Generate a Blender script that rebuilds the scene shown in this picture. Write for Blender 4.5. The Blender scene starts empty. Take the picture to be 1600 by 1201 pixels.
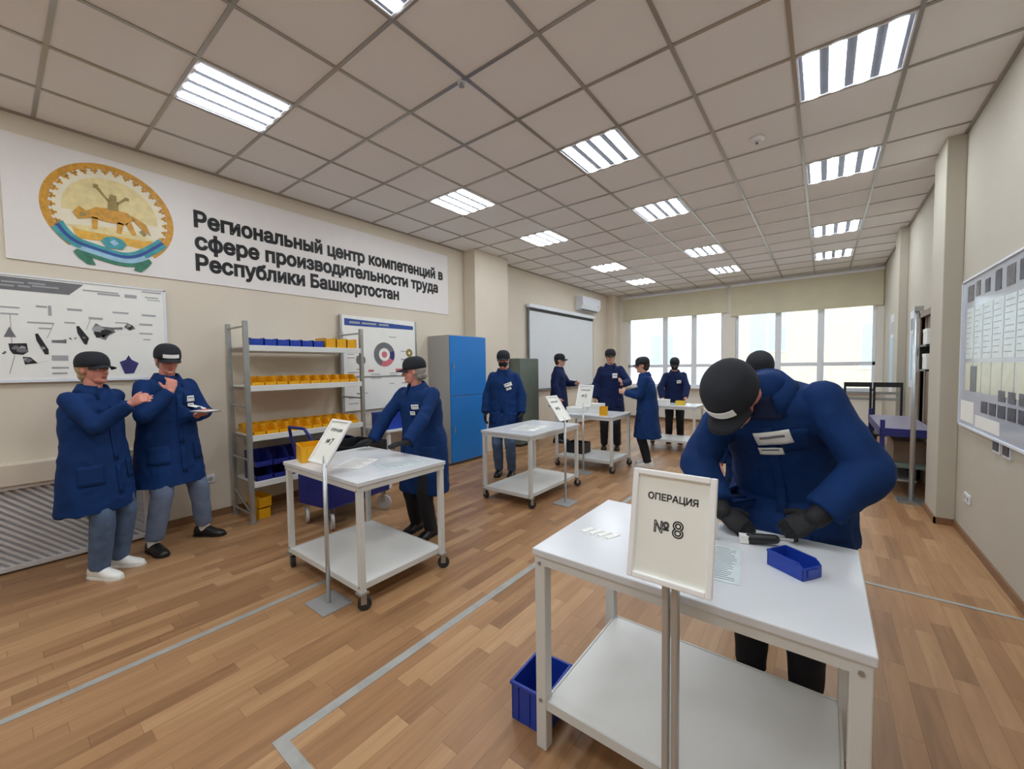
import bpy, bmesh, math, random
from mathutils import Vector, Matrix, noise, Euler
from mathutils.bvhtree import BVHTree

scene = bpy.context.scene
C = scene.collection
random.seed(7)

# ---------------------------------------------------------------- camera
cam_data = bpy.data.cameras.new('camera')
cam = bpy.data.objects.new('camera', cam_data)
C.objects.link(cam)
cam_data.sensor_fit = 'HORIZONTAL'
cam_data.sensor_width = 36.0
cam_data.lens = 36.0 * 631.1 / 1600.0
cam_data.clip_start = 0.02
cam_data.clip_end = 200
RX = Vector((0.79200389, 0.01595612, -0.61030749))
RY = Vector((0.61037754, -0.04198696, 0.79099706))
RZ = Vector((-0.01300371, -0.99899074, -0.04299309))
right = Vector((RX[0], RY[0], RZ[0]))
down = Vector((RX[1], RY[1], RZ[1]))
fwd = Vector((RX[2], RY[2], RZ[2]))
M = Matrix((right, -down, -fwd)).transposed().to_4x4()
M.translation = (0, 0, 1.5)
cam.matrix_world = M
scene.camera = cam

# ---------------------------------------------------------------- world + exposure
scene.view_settings.view_transform = 'Standard'
scene.view_settings.look = 'None'
scene.view_settings.gamma = 1.0
scene.view_settings.use_curve_mapping = False
scene.view_settings.exposure = 1.2
scene.cycles.use_denoising = True
scene.cycles.max_bounces = 10
scene.cycles.diffuse_bounces = 7
scene.cycles.sample_clamp_indirect = 6.0
world = bpy.data.worlds.new('overcast_sky')
scene.world = world
world.use_nodes = True
wn = world.node_tree
bgn = wn.nodes['Background']
bgn.inputs['Color'].default_value = (0.80, 0.90, 1.0, 1)
bgn.inputs['Strength'].default_value = 1.6
LAMP = 11.0

# ---------------------------------------------------------------- materials
def lin(c):
    c = c / 255.0
    return c / 12.92 if c <= 0.04045 else ((c + 0.055) / 1.055) ** 2.4
def rgb(r, g, b):
    return (lin(r), lin(g), lin(b), 1)

def mat(name, col, rough=0.5, metal=0.0, var=0.06, scale=8.0, bump=0.0, bscale=60.0, spec=None, emit=None, estr=0.0, stretch=(1, 1, 1)):
    m = bpy.data.materials.new(name)
    m.use_nodes = True
    nt = m.node_tree
    b = nt.nodes['Principled BSDF']
    b.inputs['Roughness'].default_value = rough
    b.inputs['Metallic'].default_value = metal
    if spec is not None:
        b.inputs['Specular IOR Level'].default_value = spec
    tc = nt.nodes.new('ShaderNodeTexCoord')
    mp = nt.nodes.new('ShaderNodeMapping')
    mp.inputs['Scale'].default_value = stretch
    nt.links.new(tc.outputs['Object'], mp.inputs['Vector'])
    n = nt.nodes.new('ShaderNodeTexNoise')
    n.inputs['Scale'].default_value = scale
    n.inputs['Detail'].default_value = 4
    nt.links.new(mp.outputs['Vector'], n.inputs['Vector'])
    r = nt.nodes.new('ShaderNodeValToRGB')
    r.color_ramp.elements[0].position = 0.3
    r.color_ramp.elements[1].position = 0.7
    r.color_ramp.elements[0].color = (col[0] * (1 - var), col[1] * (1 - var), col[2] * (1 - var), 1)
    r.color_ramp.elements[1].color = (min(1, col[0] * (1 + var)), min(1, col[1] * (1 + var)), min(1, col[2] * (1 + var)), 1)
    nt.links.new(n.outputs['Fac'], r.inputs['Fac'])
    nt.links.new(r.outputs['Color'], b.inputs['Base Color'])
    if bump > 0:
        n2 = nt.nodes.new('ShaderNodeTexNoise')
        n2.inputs['Scale'].default_value = bscale
        n2.inputs['Detail'].default_value = 3
        nt.links.new(mp.outputs['Vector'], n2.inputs['Vector'])
        bp = nt.nodes.new('ShaderNodeBump')
        bp.inputs['Strength'].default_value = bump
        bp.inputs['Distance'].default_value = 0.004
        nt.links.new(n2.outputs['Fac'], bp.inputs['Height'])
        nt.links.new(bp.outputs['Normal'], b.inputs['Normal'])
    if emit is not None:
        b.inputs['Emission Color'].default_value = emit
        b.inputs['Emission Strength'].default_value = estr
    return m

def wood_floor():
    m = bpy.data.materials.new('laminate_floor')
    m.use_nodes = True
    nt = m.node_tree
    L = nt.links.new
    b = nt.nodes['Principled BSDF']
    tc = nt.nodes.new('ShaderNodeTexCoord')
    sp = nt.nodes.new('ShaderNodeSeparateXYZ')
    L(tc.outputs['Object'], sp.inputs[0])
    def math_(op, a, bb=None):
        n = nt.nodes.new('ShaderNodeMath')
        n.operation = op
        for i, v in enumerate((a, bb)):
            if v is None:
                continue
            if isinstance(v, (int, float)):
                n.inputs[i].default_value = v
            else:
                L(v, n.inputs[i])
        return n.outputs[0]
    row = math_('FLOOR', math_('DIVIDE', sp.outputs[0], 0.085))
    wn1 = nt.nodes.new('ShaderNodeTexWhiteNoise')
    wn1.noise_dimensions = '1D'
    L(row, wn1.inputs['W'])
    ys = math_('ADD', math_('DIVIDE', sp.outputs[1], 0.52), math_('MULTIPLY', wn1.outputs['Value'], 7.3))
    pid = math_('FLOOR', ys)
    cmb = nt.nodes.new('ShaderNodeCombineXYZ')
    L(row, cmb.inputs[0]); L(pid, cmb.inputs[1])
    wn2 = nt.nodes.new('ShaderNodeTexWhiteNoise')
    wn2.noise_dimensions = '2D'
    L(cmb.outputs[0], wn2.inputs['Vector'])
    mp = nt.nodes.new('ShaderNodeMapping')
    mp.inputs['Scale'].default_value = (26, 2.2, 1)
    L(tc.outputs['Object'], mp.inputs['Vector'])
    off = nt.nodes.new('ShaderNodeVectorMath')
    off.operation = 'ADD'
    L(mp.outputs[0], off.inputs[0])
    sc = nt.nodes.new('ShaderNodeVectorMath')
    sc.operation = 'SCALE'
    L(cmb.outputs[0], sc.inputs[0]); sc.inputs['Scale'].default_value = 3.7
    L(sc.outputs[0], off.inputs[1])
    gn = nt.nodes.new('ShaderNodeTexNoise')
    gn.inputs['Scale'].default_value = 1.0
    gn.inputs['Detail'].default_value = 5
    gn.inputs['Distortion'].default_value = 0.6
    L(off.outputs[0], gn.inputs['Vector'])
    f = math_('ADD', math_('ADD', math_('MULTIPLY', wn2.outputs['Value'], 0.46), 0.07), math_('MULTIPLY', gn.outputs['Fac'], 0.55))
    r = nt.nodes.new('ShaderNodeValToRGB')
    e = r.color_ramp.elements
    e[0].position = 0.22; e[0].color = rgb(130, 94, 64)
    e[1].position = 0.88; e[1].color = rgb(186, 148, 108)
    x = e.new(0.48); x.color = rgb(158, 118, 82)
    x = e.new(0.68); x.color = rgb(171, 131, 93)
    L(f, r.inputs['Fac'])
    fx = math_('FRACT', math_('DIVIDE', sp.outputs[0], 0.085))
    fy = math_('FRACT', ys)
    sx = math_('LESS_THAN', fx, 0.03)
    sy = math_('LESS_THAN', fy, 0.006)
    seam = math_('MAXIMUM', sx, sy)
    mx = nt.nodes.new('ShaderNodeMix')
    mx.data_type = 'RGBA'
    mx.inputs[7].default_value = rgb(98, 64, 38)
    L(math_('MULTIPLY', seam, 0.45), mx.inputs[0])
    L(r.outputs['Color'], mx.inputs[6])
    L(mx.outputs[2], b.inputs['Base Color'])
    b.inputs['Roughness'].default_value = 0.36
    b.inputs['Specular IOR Level'].default_value = 0.42
    bp = nt.nodes.new('ShaderNodeBump')
    bp.inputs['Strength'].default_value = 0.08
    bp.inputs['Distance'].default_value = 0.002
    L(gn.outputs['Fac'], bp.inputs['Height'])
    L(bp.outputs['Normal'], b.inputs['Normal'])
    return m

def glass_mat():
    m = bpy.data.materials.new('window_glass')
    m.use_nodes = True
    nt = m.node_tree
    nt.nodes.remove(nt.nodes['Principled BSDF'])
    out = nt.nodes['Material Output']
    t = nt.nodes.new('ShaderNodeBsdfTransparent')
    t.inputs['Color'].default_value = (0.95, 0.97, 0.98, 1)
    g = nt.nodes.new('ShaderNodeBsdfGlossy')
    g.inputs['Roughness'].default_value = 0.03
    fr = nt.nodes.new('ShaderNodeFresnel')
    fr.inputs['IOR'].default_value = 1.3
    mx = nt.nodes.new('ShaderNodeMixShader')
    nt.links.new(fr.outputs[0], mx.inputs[0])
    nt.links.new(t.outputs[0], mx.inputs[1])
    nt.links.new(g.outputs[0], mx.inputs[2])
    nt.links.new(mx.outputs[0], out.inputs['Surface'])
    return m

def brick_mat():
    m = bpy.data.materials.new('yellow_brick')
    m.use_nodes = True
    nt = m.node_tree
    b = nt.nodes['Principled BSDF']
    tc = nt.nodes.new('ShaderNodeTexCoord')
    mp = nt.nodes.new('ShaderNodeMapping')
    mp.inputs['Rotation'].default_value = (math.pi / 2, 0, 0)
    nt.links.new(tc.outputs['Object'], mp.inputs['Vector'])
    br = nt.nodes.new('ShaderNodeTexBrick')
    br.inputs['Scale'].default_value = 4
    br.inputs['Color1'].default_value = rgb(212, 200, 172)
    br.inputs['Color2'].default_value = rgb(194, 180, 148)
    br.inputs['Mortar'].default_value = rgb(215, 210, 196)
    nt.links.new(mp.outputs[0], br.inputs['Vector'])
    nt.links.new(br.outputs['Color'], b.inputs['Base Color'])
    b.inputs['Roughness'].default_value = 0.9
    return m

def perforated_mat():
    m = bpy.data.materials.new('acoustic_ceiling_tile')
    m.use_nodes = True
    nt = m.node_tree
    b = nt.nodes['Principled BSDF']
    b.inputs['Base Color'].default_value = rgb(240, 241, 243)
    b.inputs['Roughness'].default_value = 0.85
    tc = nt.nodes.new('ShaderNodeTexCoord')
    n = nt.nodes.new('ShaderNodeTexNoise')
    n.inputs['Scale'].default_value = 90
    nt.links.new(tc.outputs['Object'], n.inputs['Vector'])
    bp = nt.nodes.new('ShaderNodeBump')
    bp.inputs['Strength'].default_value = 0.15
    bp.inputs['Distance'].default_value = 0.003
    nt.links.new(n.outputs['Fac'], bp.inputs['Height'])
    nt.links.new(bp.outputs['Normal'], b.inputs['Normal'])
    return m

MT = dict(
    floor=wood_floor(), glass=glass_mat(), brick=brick_mat(), tile=perforated_mat(),
    wall=mat('cream_wall_paint', rgb(216, 206, 190), 0.75, var=0.025, scale=2, bump=0.1, bscale=120),
    wallshaded=mat('shade_greyed_wall_paint', rgb(188, 182, 168), 0.75, var=0.025, scale=2, bump=0.1, bscale=120),  # wall paint greyed down, the right side's weaker light put into its colour
    wallw=mat('white_plaster', rgb(225, 221, 212), 0.75, var=0.02, scale=2),
    skirting=mat('brown_skirting', rgb(132, 98, 68), 0.5, var=0.12, scale=12, stretch=(1, .15, 1)),
    tbar=mat('ceiling_tbar', rgb(168, 164, 158), 0.28, metal=0.65, var=0.02),
    lampframe=mat('lamp_frame_white', rgb(225, 226, 230), 0.4),
    reflector=mat('lamp_reflector', rgb(120, 124, 138), 0.35, metal=0.3),
    tube=mat('lamp_tube_light', rgb(250, 250, 250), 0.4, emit=(0.87, 0.945, 1.0, 1), estr=LAMP),
    pvc=mat('white_pvc', rgb(225, 230, 238), 0.35, var=0.02),
    blind=mat('olive_cream_blind', rgb(200, 194, 168), 0.8, var=0.04, scale=3, bump=0.2, bscale=200),
    panelsheet=mat('pale_panel_sheet', rgb(215, 218, 225), 0.8, var=0.04),
    banner=mat('banner_vinyl', rgb(228, 224, 222), 0.45, var=0.015),
    ink=mat('black_ink', rgb(26, 26, 30), 0.5, var=0.1),
    greyink=mat('grey_ink', rgb(112, 112, 116), 0.5, var=0.1),
    lightink=mat('pale_grey_ink', rgb(165, 165, 168), 0.5, var=0.05),
    gold=mat('gold_print', rgb(204, 148, 40), 0.5, var=0.2, scale=30),
    gold2=mat('pale_gold_print', rgb(226, 208, 150), 0.5, var=0.1, scale=20),
    gold3=mat('amber_print', rgb(224, 172, 60), 0.5, var=0.15, scale=25),
    cream=mat('cream_print', rgb(232, 224, 200), 0.5, var=0.04, scale=10),
    olive=mat('olive_print', rgb(150, 128, 64), 0.5, var=0.15, scale=30),
    teal=mat('teal_print', rgb(60, 150, 160), 0.5, var=0.2, scale=20),
    green=mat('green_print', rgb(52, 120, 96), 0.5, var=0.25, scale=20),
    navyprint=mat('blue_print', rgb(36, 72, 150), 0.5, var=0.12, scale=20),
    paleblueprint=mat('pale_blue_print', rgb(150, 190, 215), 0.5, var=0.1, scale=20),
    redprint=mat('rose_print', rgb(205, 110, 118), 0.5, var=0.1),
    purpleink=mat('indigo_print', rgb(52, 48, 110), 0.5, var=0.2, scale=20),
    paper=mat('white_paper', rgb(238, 238, 234), 0.6, var=0.015),
    papercream=mat('cream_paper', rgb(242, 243, 236), 0.35, var=0.015),
    tabletop=mat('pale_grey_laminate', rgb(216, 219, 224), 0.22, var=0.02, scale=3),
    tablemetal=mat('white_powder_coat', rgb(214, 216, 214), 0.35, var=0.02),
    shelfboard=mat('grey_white_laminate', rgb(226, 227, 225), 0.4, var=0.02, scale=3),
    steel=mat('galvanised_steel', rgb(170, 172, 170), 0.35, metal=0.7, var=0.08, scale=10),
    brushed=mat('brushed_aluminium', rgb(190, 194, 196), 0.32, metal=0.6, var=0.05, stretch=(1, 1, .1)),
    frame=mat('sign_frame_white', rgb(244, 244, 244), 0.35, var=0.02),
    rubber=mat('dark_rubber', rgb(46, 46, 48), 0.6),
    greywheel=mat('grey_wheel', rgb(120, 122, 124), 0.5),
    whitewheel=mat('light_wheel', rgb(200, 202, 208), 0.4),
    yellow=mat('yellow_plastic', rgb(228, 168, 18), 0.38, var=0.1, scale=6),
    yellow2=mat('pale_yellow_plastic', rgb(232, 200, 60), 0.38, var=0.06),
    blueplastic=mat('blue_plastic', rgb(28, 62, 165), 0.35, var=0.08, scale=6),
    navyplastic=mat('navy_plastic', rgb(30, 38, 118), 0.4, var=0.12, scale=6),
    cabinetgrey=mat('grey_cabinet_paint', rgb(165, 163, 158), 0.5, var=0.02),
    cabinetblue=mat('blue_cabinet_paint', rgb(22, 116, 196), 0.3, var=0.03, scale=2),
    cabinetgreen=mat('dark_green_grey_paint', rgb(98, 108, 98), 0.5, var=0.03),
    screen=mat('screen_fabric', rgb(214, 218, 222), 0.6, var=0.01),
    black=mat('black_plastic', rgb(26, 27, 30), 0.45, var=0.1),
    blackfab=mat('black_fabric', rgb(22, 23, 28), 0.85, var=0.15, scale=20, bump=0.3, bscale=250),
    capfab=mat('black_cap_fabric', rgb(27, 30, 38), 0.85, var=0.12, scale=25, bump=0.3, bscale=300),
    coat=mat('royal_blue_workcoat', rgb(9, 47, 100), 0.8, var=0.12, scale=5, bump=0.35, bscale=350, spec=0.25),
    coatd=mat('navy_workcoat', rgb(20, 34, 76), 0.8, var=0.12, scale=5, bump=0.35, bscale=350, spec=0.25),
    coatlining=mat('dark_collar_lining', rgb(12, 26, 62), 0.85, var=0.12, scale=8),
    jeans=mat('grey_blue_denim', rgb(78, 98, 128), 0.85, var=0.18, scale=14, bump=0.3, bscale=200),
    jeansl=mat('pale_blue_denim', rgb(102, 116, 142), 0.85, var=0.15, scale=14, bump=0.3, bscale=200),
    pantsdark=mat('black_trousers', rgb(24, 26, 34), 0.85, var=0.12, scale=10, bump=0.2, bscale=200),
    pantsbeige=mat('beige_trousers', rgb(150, 138, 124), 0.85, var=0.1, scale=10),
    skin=mat('skin', rgb(214, 160, 138), 0.5, var=0.07, scale=14, bump=0.1, bscale=200),
    skinp=mat('rosy_skin', rgb(208, 140, 124), 0.5, var=0.09, scale=14, bump=0.1, bscale=200),
    lips=mat('lips', rgb(172, 92, 88), 0.45),
    eye=mat('eye_white', rgb(225, 222, 218), 0.25),
    iris=mat('iris', rgb(48, 38, 30), 0.2),
    blond=mat('blond_hair', rgb(176, 150, 112), 0.6, var=0.25, scale=40, bump=0.5, bscale=120, stretch=(1, 1, .2)),
    greyhair=mat('grey_hair', rgb(150, 146, 138), 0.6, var=0.2, scale=40, bump=0.5, bscale=120, stretch=(1, 1, .2)),
    darkhair=mat('dark_hair', rgb(48, 38, 32), 0.6, var=0.25, scale=40, bump=0.5, bscale=120, stretch=(1, 1, .2)),
    hairnet=mat('white_hairnet', rgb(212, 210, 200), 0.7, var=0.08, scale=60, bump=0.6, bscale=200),
    sneaker=mat('white_leather', rgb(236, 236, 232), 0.4, var=0.03),
    shoe=mat('black_leather', rgb(24, 22, 22), 0.35, var=0.1),
    sock=mat('white_sock', rgb(222, 220, 216), 0.8),
    glove=mat('black_glove', rgb(20, 21, 26), 0.7, var=0.15, scale=25, bump=0.4, bscale=200),
    tape=mat('grey_floor_tape', rgb(160, 160, 156), 0.5, var=0.1, scale=12),
    grille=mat('grille_back_grey', rgb(205, 205, 210), 0.55, var=0.04),  # plain pale grey for the box behind the slats
    grillew=mat('white_grille', rgb(208, 206, 206), 0.45, var=0.03),
    benchtop=mat('violet_grey_worktop', rgb(142, 138, 158), 0.35, var=0.04),
    benchblue=mat('indigo_frame_paint', rgb(36, 40, 112), 0.4, var=0.06),
    greenbox=mat('grey_green_shelf', rgb(104, 116, 110), 0.5, var=0.06),
    brown=mat('brown_door', rgb(120, 98, 80), 0.5, var=0.12, scale=6, stretch=(1, 1, .2)),
    boardgloss=mat('glossy_board', rgb(190, 198, 212), 0.12, var=0.03, scale=3),
    sheet=mat('pale_sheet', rgb(214, 226, 228), 0.3, var=0.08, scale=14),
    sheetg=mat('yellowish_sheet', rgb(210, 212, 190), 0.3, var=0.1, scale=14),
    photo=mat('dark_photo_print', rgb(62, 66, 84), 0.3, var=0.6, scale=26),
    photo2=mat('grey_photo_print', rgb(98, 96, 104), 0.3, var=0.5, scale=30),
    outpane=mat('far_window_pane', rgb(176, 190, 200), 0.3),
    outground=mat('outdoor_paving', rgb(180, 178, 172), 0.9),
    redtool=mat('red_plastic', rgb(170, 40, 50), 0.4),
)

# ---------------------------------------------------------------- mesh helpers
class MB:
    def __init__(s):
        s.bm = bmesh.new()
    def box(s, c, d, rot=None):
        """box centred on c, dims d, optional Euler tuple (radians)"""
        R = Euler(rot).to_matrix() if rot else Matrix.Identity(3)
        vs = []
        for x in (-.5, .5):
            for y in (-.5, .5):
                for z in (-.5, .5):
                    vs.append(s.bm.verts.new(Vector(c) + R @ Vector((x * d[0], y * d[1], z * d[2]))))
        for f in ((0, 1, 3, 2), (4, 6, 7, 5), (0, 4, 5, 1), (2, 3, 7, 6), (0, 2, 6, 4), (1, 5, 7, 3)):
            s.bm.faces.new([vs[i] for i in f])
        return s
    def b2(s, lo, hi):
        return s.box([(a + b) / 2 for a, b in zip(lo, hi)], [abs(b - a) for a, b in zip(lo, hi)])
    def loft(s, rings, closed_caps=True):
        """rings: list of lists of Vectors, equal length"""
        R = [[s.bm.verts.new(v) for v in r] for r in rings]
        n = len(R[0])
        for a, b in zip(R, R[1:]):
            for i in range(n):
                j = (i + 1) % n
                s.bm.faces.new((a[i], a[j], b[j], b[i]))
        if closed_caps:
            s.bm.faces.new(list(reversed(R[0])))
            s.bm.faces.new(R[-1])
        return s
    def ell_loft(s, rs, n=20, flat=None):
        """rs: (centre, rx, ry, X, Y)"""
        rings = []
        for c, rx, ry, X, Y in rs:
            rings.append([Vector(c) + X * (rx * math.cos(2 * math.pi * k / n)) + Y * (ry * math.sin(2 * math.pi * k / n)) for k in range(n)])
        return s.loft(rings)
    def capsule(s, p0, p1, r0, r1, n=14, ends=True):
        p0 = Vector(p0); p1 = Vector(p1)
        d = (p1 - p0)
        if d.length < 1e-6:
            d = Vector((0, 0, 1e-4)); p1 = p0 + d
        d = d.normalized()
        a = Vector((0, 0, 1)) if abs(d.z) < .9 else Vector((1, 0, 0))
        X = d.cross(a).normalized(); Y = d.cross(X)
        rs = []
        if ends:
            for t in (-.97, -.75, -.4):
                rs.append((p0 + d * r0 * t, r0 * math.sqrt(1 - t * t), r0 * math.sqrt(1 - t * t), X, Y))
        rs.append((p0, r0, r0, X, Y)); rs.append((p1, r1, r1, X, Y))
        if ends:
            for t in (.4, .75, .97):
                rs.append((p1 + d * r1 * t, r1 * math.sqrt(1 - t * t), r1 * math.sqrt(1 - t * t), X, Y))
        return s.ell_loft(rs, n)
    def cyl(s, p0, p1, r, n=16):
        return s.capsule(p0, p1, r, r, n, ends=False)
    def ell(s, c, r, R=None, n=18, m=11):
        R = R or Matrix.Identity(3)
        rings = []
        for k in range(m):
            th = math.pi * (k + .35) / (m - .3)
            z = math.cos(th); q = math.sin(th)
            rings.append([Vector(c) + R @ Vector((r[0] * q * math.cos(2 * math.pi * i / n), r[1] * q * math.sin(2 * math.pi * i / n), -r[2] * z)) for i in range(n)])
        return s.loft(rings)
    def tube(s, pts, r, n=10):
        for a, b in zip(pts, pts[1:]):
            s.capsule(a, b, r, r, n)
        return s
    def poly(s, pts, th, nrm=None):
        """flat polygon extruded by th along nrm"""
        pts = [Vector(p) for p in pts]
        nrm = Vector(nrm) if nrm is not None else (pts[1] - pts[0]).cross(pts[2] - pts[1]).normalized()
        return s.loft([pts, [p + nrm * th for p in pts]])
    def ring_seg(s, pts_in, pts_out, th, nrm):
        for i in range(len(pts_in) - 1):
            s.poly([pts_in[i], pts_in[i + 1], pts_out[i + 1], pts_out[i]], th, nrm)
        return s
    def mesh(s, name, m, smooth=False):
        bmesh.ops.recalc_face_normals(s.bm, faces=s.bm.faces)
        me = bpy.data.meshes.new(name)
        s.bm.to_mesh(me); s.bm.free()
        for mm in (m if isinstance(m, (list, tuple)) else [m]):
            me.materials.append(mm)
        if smooth:
            for p in me.polygons:
                p.use_smooth = True
        return me
    def build(s, name, m, parent=None, bevel=0.0, smooth=False, loc=None):
        if isinstance(m, str):
            m = MT[m]
        o = bpy.data.objects.new(name, s.mesh(name, m, smooth))
        C.objects.link(o)
        if parent is not None:
            o.parent = parent
        if loc:
            o.location = loc
        if bevel > 0:
            md = o.modifiers.new('bevel', 'BEVEL')
            md.width = bevel; md.segments = 2; md.limit_method = 'ANGLE'
        return o

def empty(name, loc, rz=0.0):
    o = bpy.data.objects.new(name, None)
    C.objects.link(o)
    o.location = loc
    o.rotation_euler = (0, 0, rz)
    o.empty_display_size = .1
    return o
def tag(o, label, cat, group=None, kind=None):
    o['label'] = label; o['category'] = cat
    if group: o['group'] = group
    if kind: o['kind'] = kind
    return o
def struct(o):
    o['kind'] = 'structure'
    return o
def dup(root, loc=None, rz=None):
    r = root.copy(); C.objects.link(r)
    if loc is not None: r.location = loc
    if rz is not None: r.rotation_euler = (0, 0, rz)
    for ch in list(root.children):
        c = ch.copy(); C.objects.link(c); c.parent = r
        for g in list(ch.children):
            d = g.copy(); C.objects.link(d); d.parent = c
    return r
def textmesh(s, body, size, mtl, name, parent, width=None, bold=0.0, extrude=0.002):
    """text in the local XY plane of the returned mesh, placed with a matrix"""
    cu = bpy.data.curves.new(name, 'FONT')
    cu.body = body; cu.size = size; cu.fill_mode = 'NONE'
    cu.bevel_depth = size * .046 + bold; cu.bevel_resolution = 1; cu.resolution_u = 6
    o = bpy.data.objects.new('tmp_text', cu)
    C.objects.link(o)
    dg = bpy.context.evaluated_depsgraph_get()
    dg.update()
    me = bpy.data.meshes.new_from_object(o.evaluated_get(dg))
    bpy.data.objects.remove(o)
    xs = [v.co.x for v in me.vertices]
    if width and xs:
        k = width / (max(xs) - min(xs)); x0 = min(xs)
        for v in me.vertices:
            v.co.x = (v.co.x - x0) * k
    elif xs:
        mid = (max(xs) + min(xs)) / 2
        for v in me.vertices:
            v.co.x -= mid
    zk = extrude / (size * .046 + bold)
    for v in me.vertices:
        v.co.z = v.co.z * zk * .5 + extrude * .5
    me.transform(s)
    me.materials.clear(); me.materials.append(MT[mtl])
    t = bpy.data.objects.new(name, me)
    C.objects.link(t); t.parent = parent
    return t

# ---------------------------------------------------------------- room shell
XL, XR, YN, YF, HC = -4.95, 0.97, -4.6, 11.3, 3.5
struct(MB().b2((XL - .1, YN - .1, -.1), (XR + 1.4, YF + .2, 0)).build('floor', 'floor'))
struct(MB().b2((XL - .1, YN - .1, HC), (XR + .1, YF + .2, HC + .1)).build('ceiling', 'tile'))
struct(MB().b2((XL - .1, YN, 0), (XL, YF + .2, HC)).build('wall_left', 'wall'))
struct(MB().b2((XL - .1, YN - .1, 0), (XR + .1, YN, HC)).build('wall_near', 'wall'))
# right wall with a doorway between y 6.35 and 7.2
w = MB()
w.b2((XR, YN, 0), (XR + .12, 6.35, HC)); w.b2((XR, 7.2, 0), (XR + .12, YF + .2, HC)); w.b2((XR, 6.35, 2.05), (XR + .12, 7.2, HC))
struct(w.build('wall_right', 'wallshaded'))
struct(MB().b2((XR + .04, 6.35, 0), (XR + .08, 7.2, 2.05)).build('door_1', 'brown'))
w = MB()
w.b2((XR - .015, 6.28, 0), (XR + .03, 6.35, 2.12)).b2((XR - .015, 7.2, 0), (XR + .03, 7.27, 2.12)).b2((XR - .015, 6.28, 2.05), (XR + .03, 7.27, 2.12))
struct(w.build('trim_2', 'brown'))
# columns
struct(MB().b2((XL, 5.08, 0), (-4.68, 5.98, HC)).build('wall_left_column', 'wall', bevel=.006))
struct(MB().b2((.845, 5.32, 0), (XR, 5.82, HC)).build('wall_right_column', 'wallshaded', bevel=.006))
struct(MB().b2((.87, 8.35, 0), (XR, 8.8, HC)).build('wall_right_far_column', 'wallshaded', bevel=.006))
struct(MB().b2((XL, 10.9, 0), (-4.72, YF, HC)).build('wall_far_column', 'wall', bevel=.006))
# far wall with two window openings
W1 = (-4.5, -2.02, .92, 3.3); W2 = (-1.74, .86, .90, 3.3)
w = MB()
for lo, hi in (((XL - .1, 0), (W1[0], HC)), ((W1[1], 0), (W2[0], HC)), ((W2[1], 0), (XR + .1, HC)),
               ((W1[0], 0), (W1[1], W1[2])), ((W1[0], W1[3]), (W1[1], HC)), ((W2[0], 0), (W2[1], W2[2])), ((W2[0], W2[3]), (W2[1], HC))):
    w.b2((lo[0], YF, lo[1]), (hi[0], YF + .3, hi[1]))
struct(w.build('wall_far', 'wallw'))
def window(idx, W, mull):
    x0, x1, z0, z1 = W
    f = MB(); t = .055
    y0, y1 = YF + .10, YF + .17
    for a, b in (((x0, z0), (x0 + t, z1)), ((x1 - t, z0), (x1, z1)), ((x0, z0), (x1, z0 + t)), ((x0, z1 - t), (x1, z1)), ((x0, 1.44), (x1, 1.52))):
        f.b2((a[0], y0, a[1]), (b[0], y1, b[1]))
    for m_ in mull:
        f.b2((m_ - .06, y0 - .01, z0), (m_ + .06, y1, z1))
    o = struct(f.build('window_%d' % idx, 'pvc', bevel=.006))
    p = MB().b2((x0 + .02, YF + .13, z0 + .02), (x1 - .02, YF + .138, z1 - .02)).build('glass_pane', 'glass', o)
    s_ = MB().b2((x0 - .05, YF - .12, z0 - .05), (x1 + .05, YF + .10, z0)).build('window_sill', 'pvc', o, bevel=.008)
    return o
window(1, W1, (-3.46, -2.72)); window(2, W2, (-.86, -.06))
struct(MB().b2((XL, YN, 0), (XL + .015, 5.08, .07)).b2((XL, 5.98, 0), (XL + .015, 10.9, .07)).build('baseboard_left', 'skirting'))
struct(MB().b2((XR - .015, YN, 0), (XR, 5.32, .06)).b2((.83, 5.305, 0), (XR, 5.32, .06)).b2((.83, 5.305, 0), (.845, 5.82, .06)).b2((XR - .015, 5.82, 0), (XR, 6.28, .06)).b2((XR - .015, 7.27, 0), (XR, 8.35, .06)).build('baseboard_right', 'skirting'))
struct(MB().b2((-4.72, YF - .015, 0), (XR, YF, .07)).build('baseboard_far', 'skirting'))
# ceiling grid
LX = (-3.49, -1.69, .11); LY = (1.2, 3.6, 5.4, 7.8, 9.6, -.6, -3.0)
g = MB()
x = LX[0] - .3 - .6 * 2
while x < XR:
    if x > XL: g.b2((x - .012, YN, HC - .008), (x + .012, YF, HC + .002))
    x += .6
y = .9 - 9 * .6
while y < YF:
    if y > YN: g.b2((XL, y - .012, HC - .007), (XR, y + .012, HC + .002))
    y += .6
g.b2((XL, YN, HC - .012), (XL + .03, YF, HC)); g.b2((XR - .025, YN, HC - .012), (XR, YF, HC))
struct(g.build('trim_1', 'tbar'))

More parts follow.
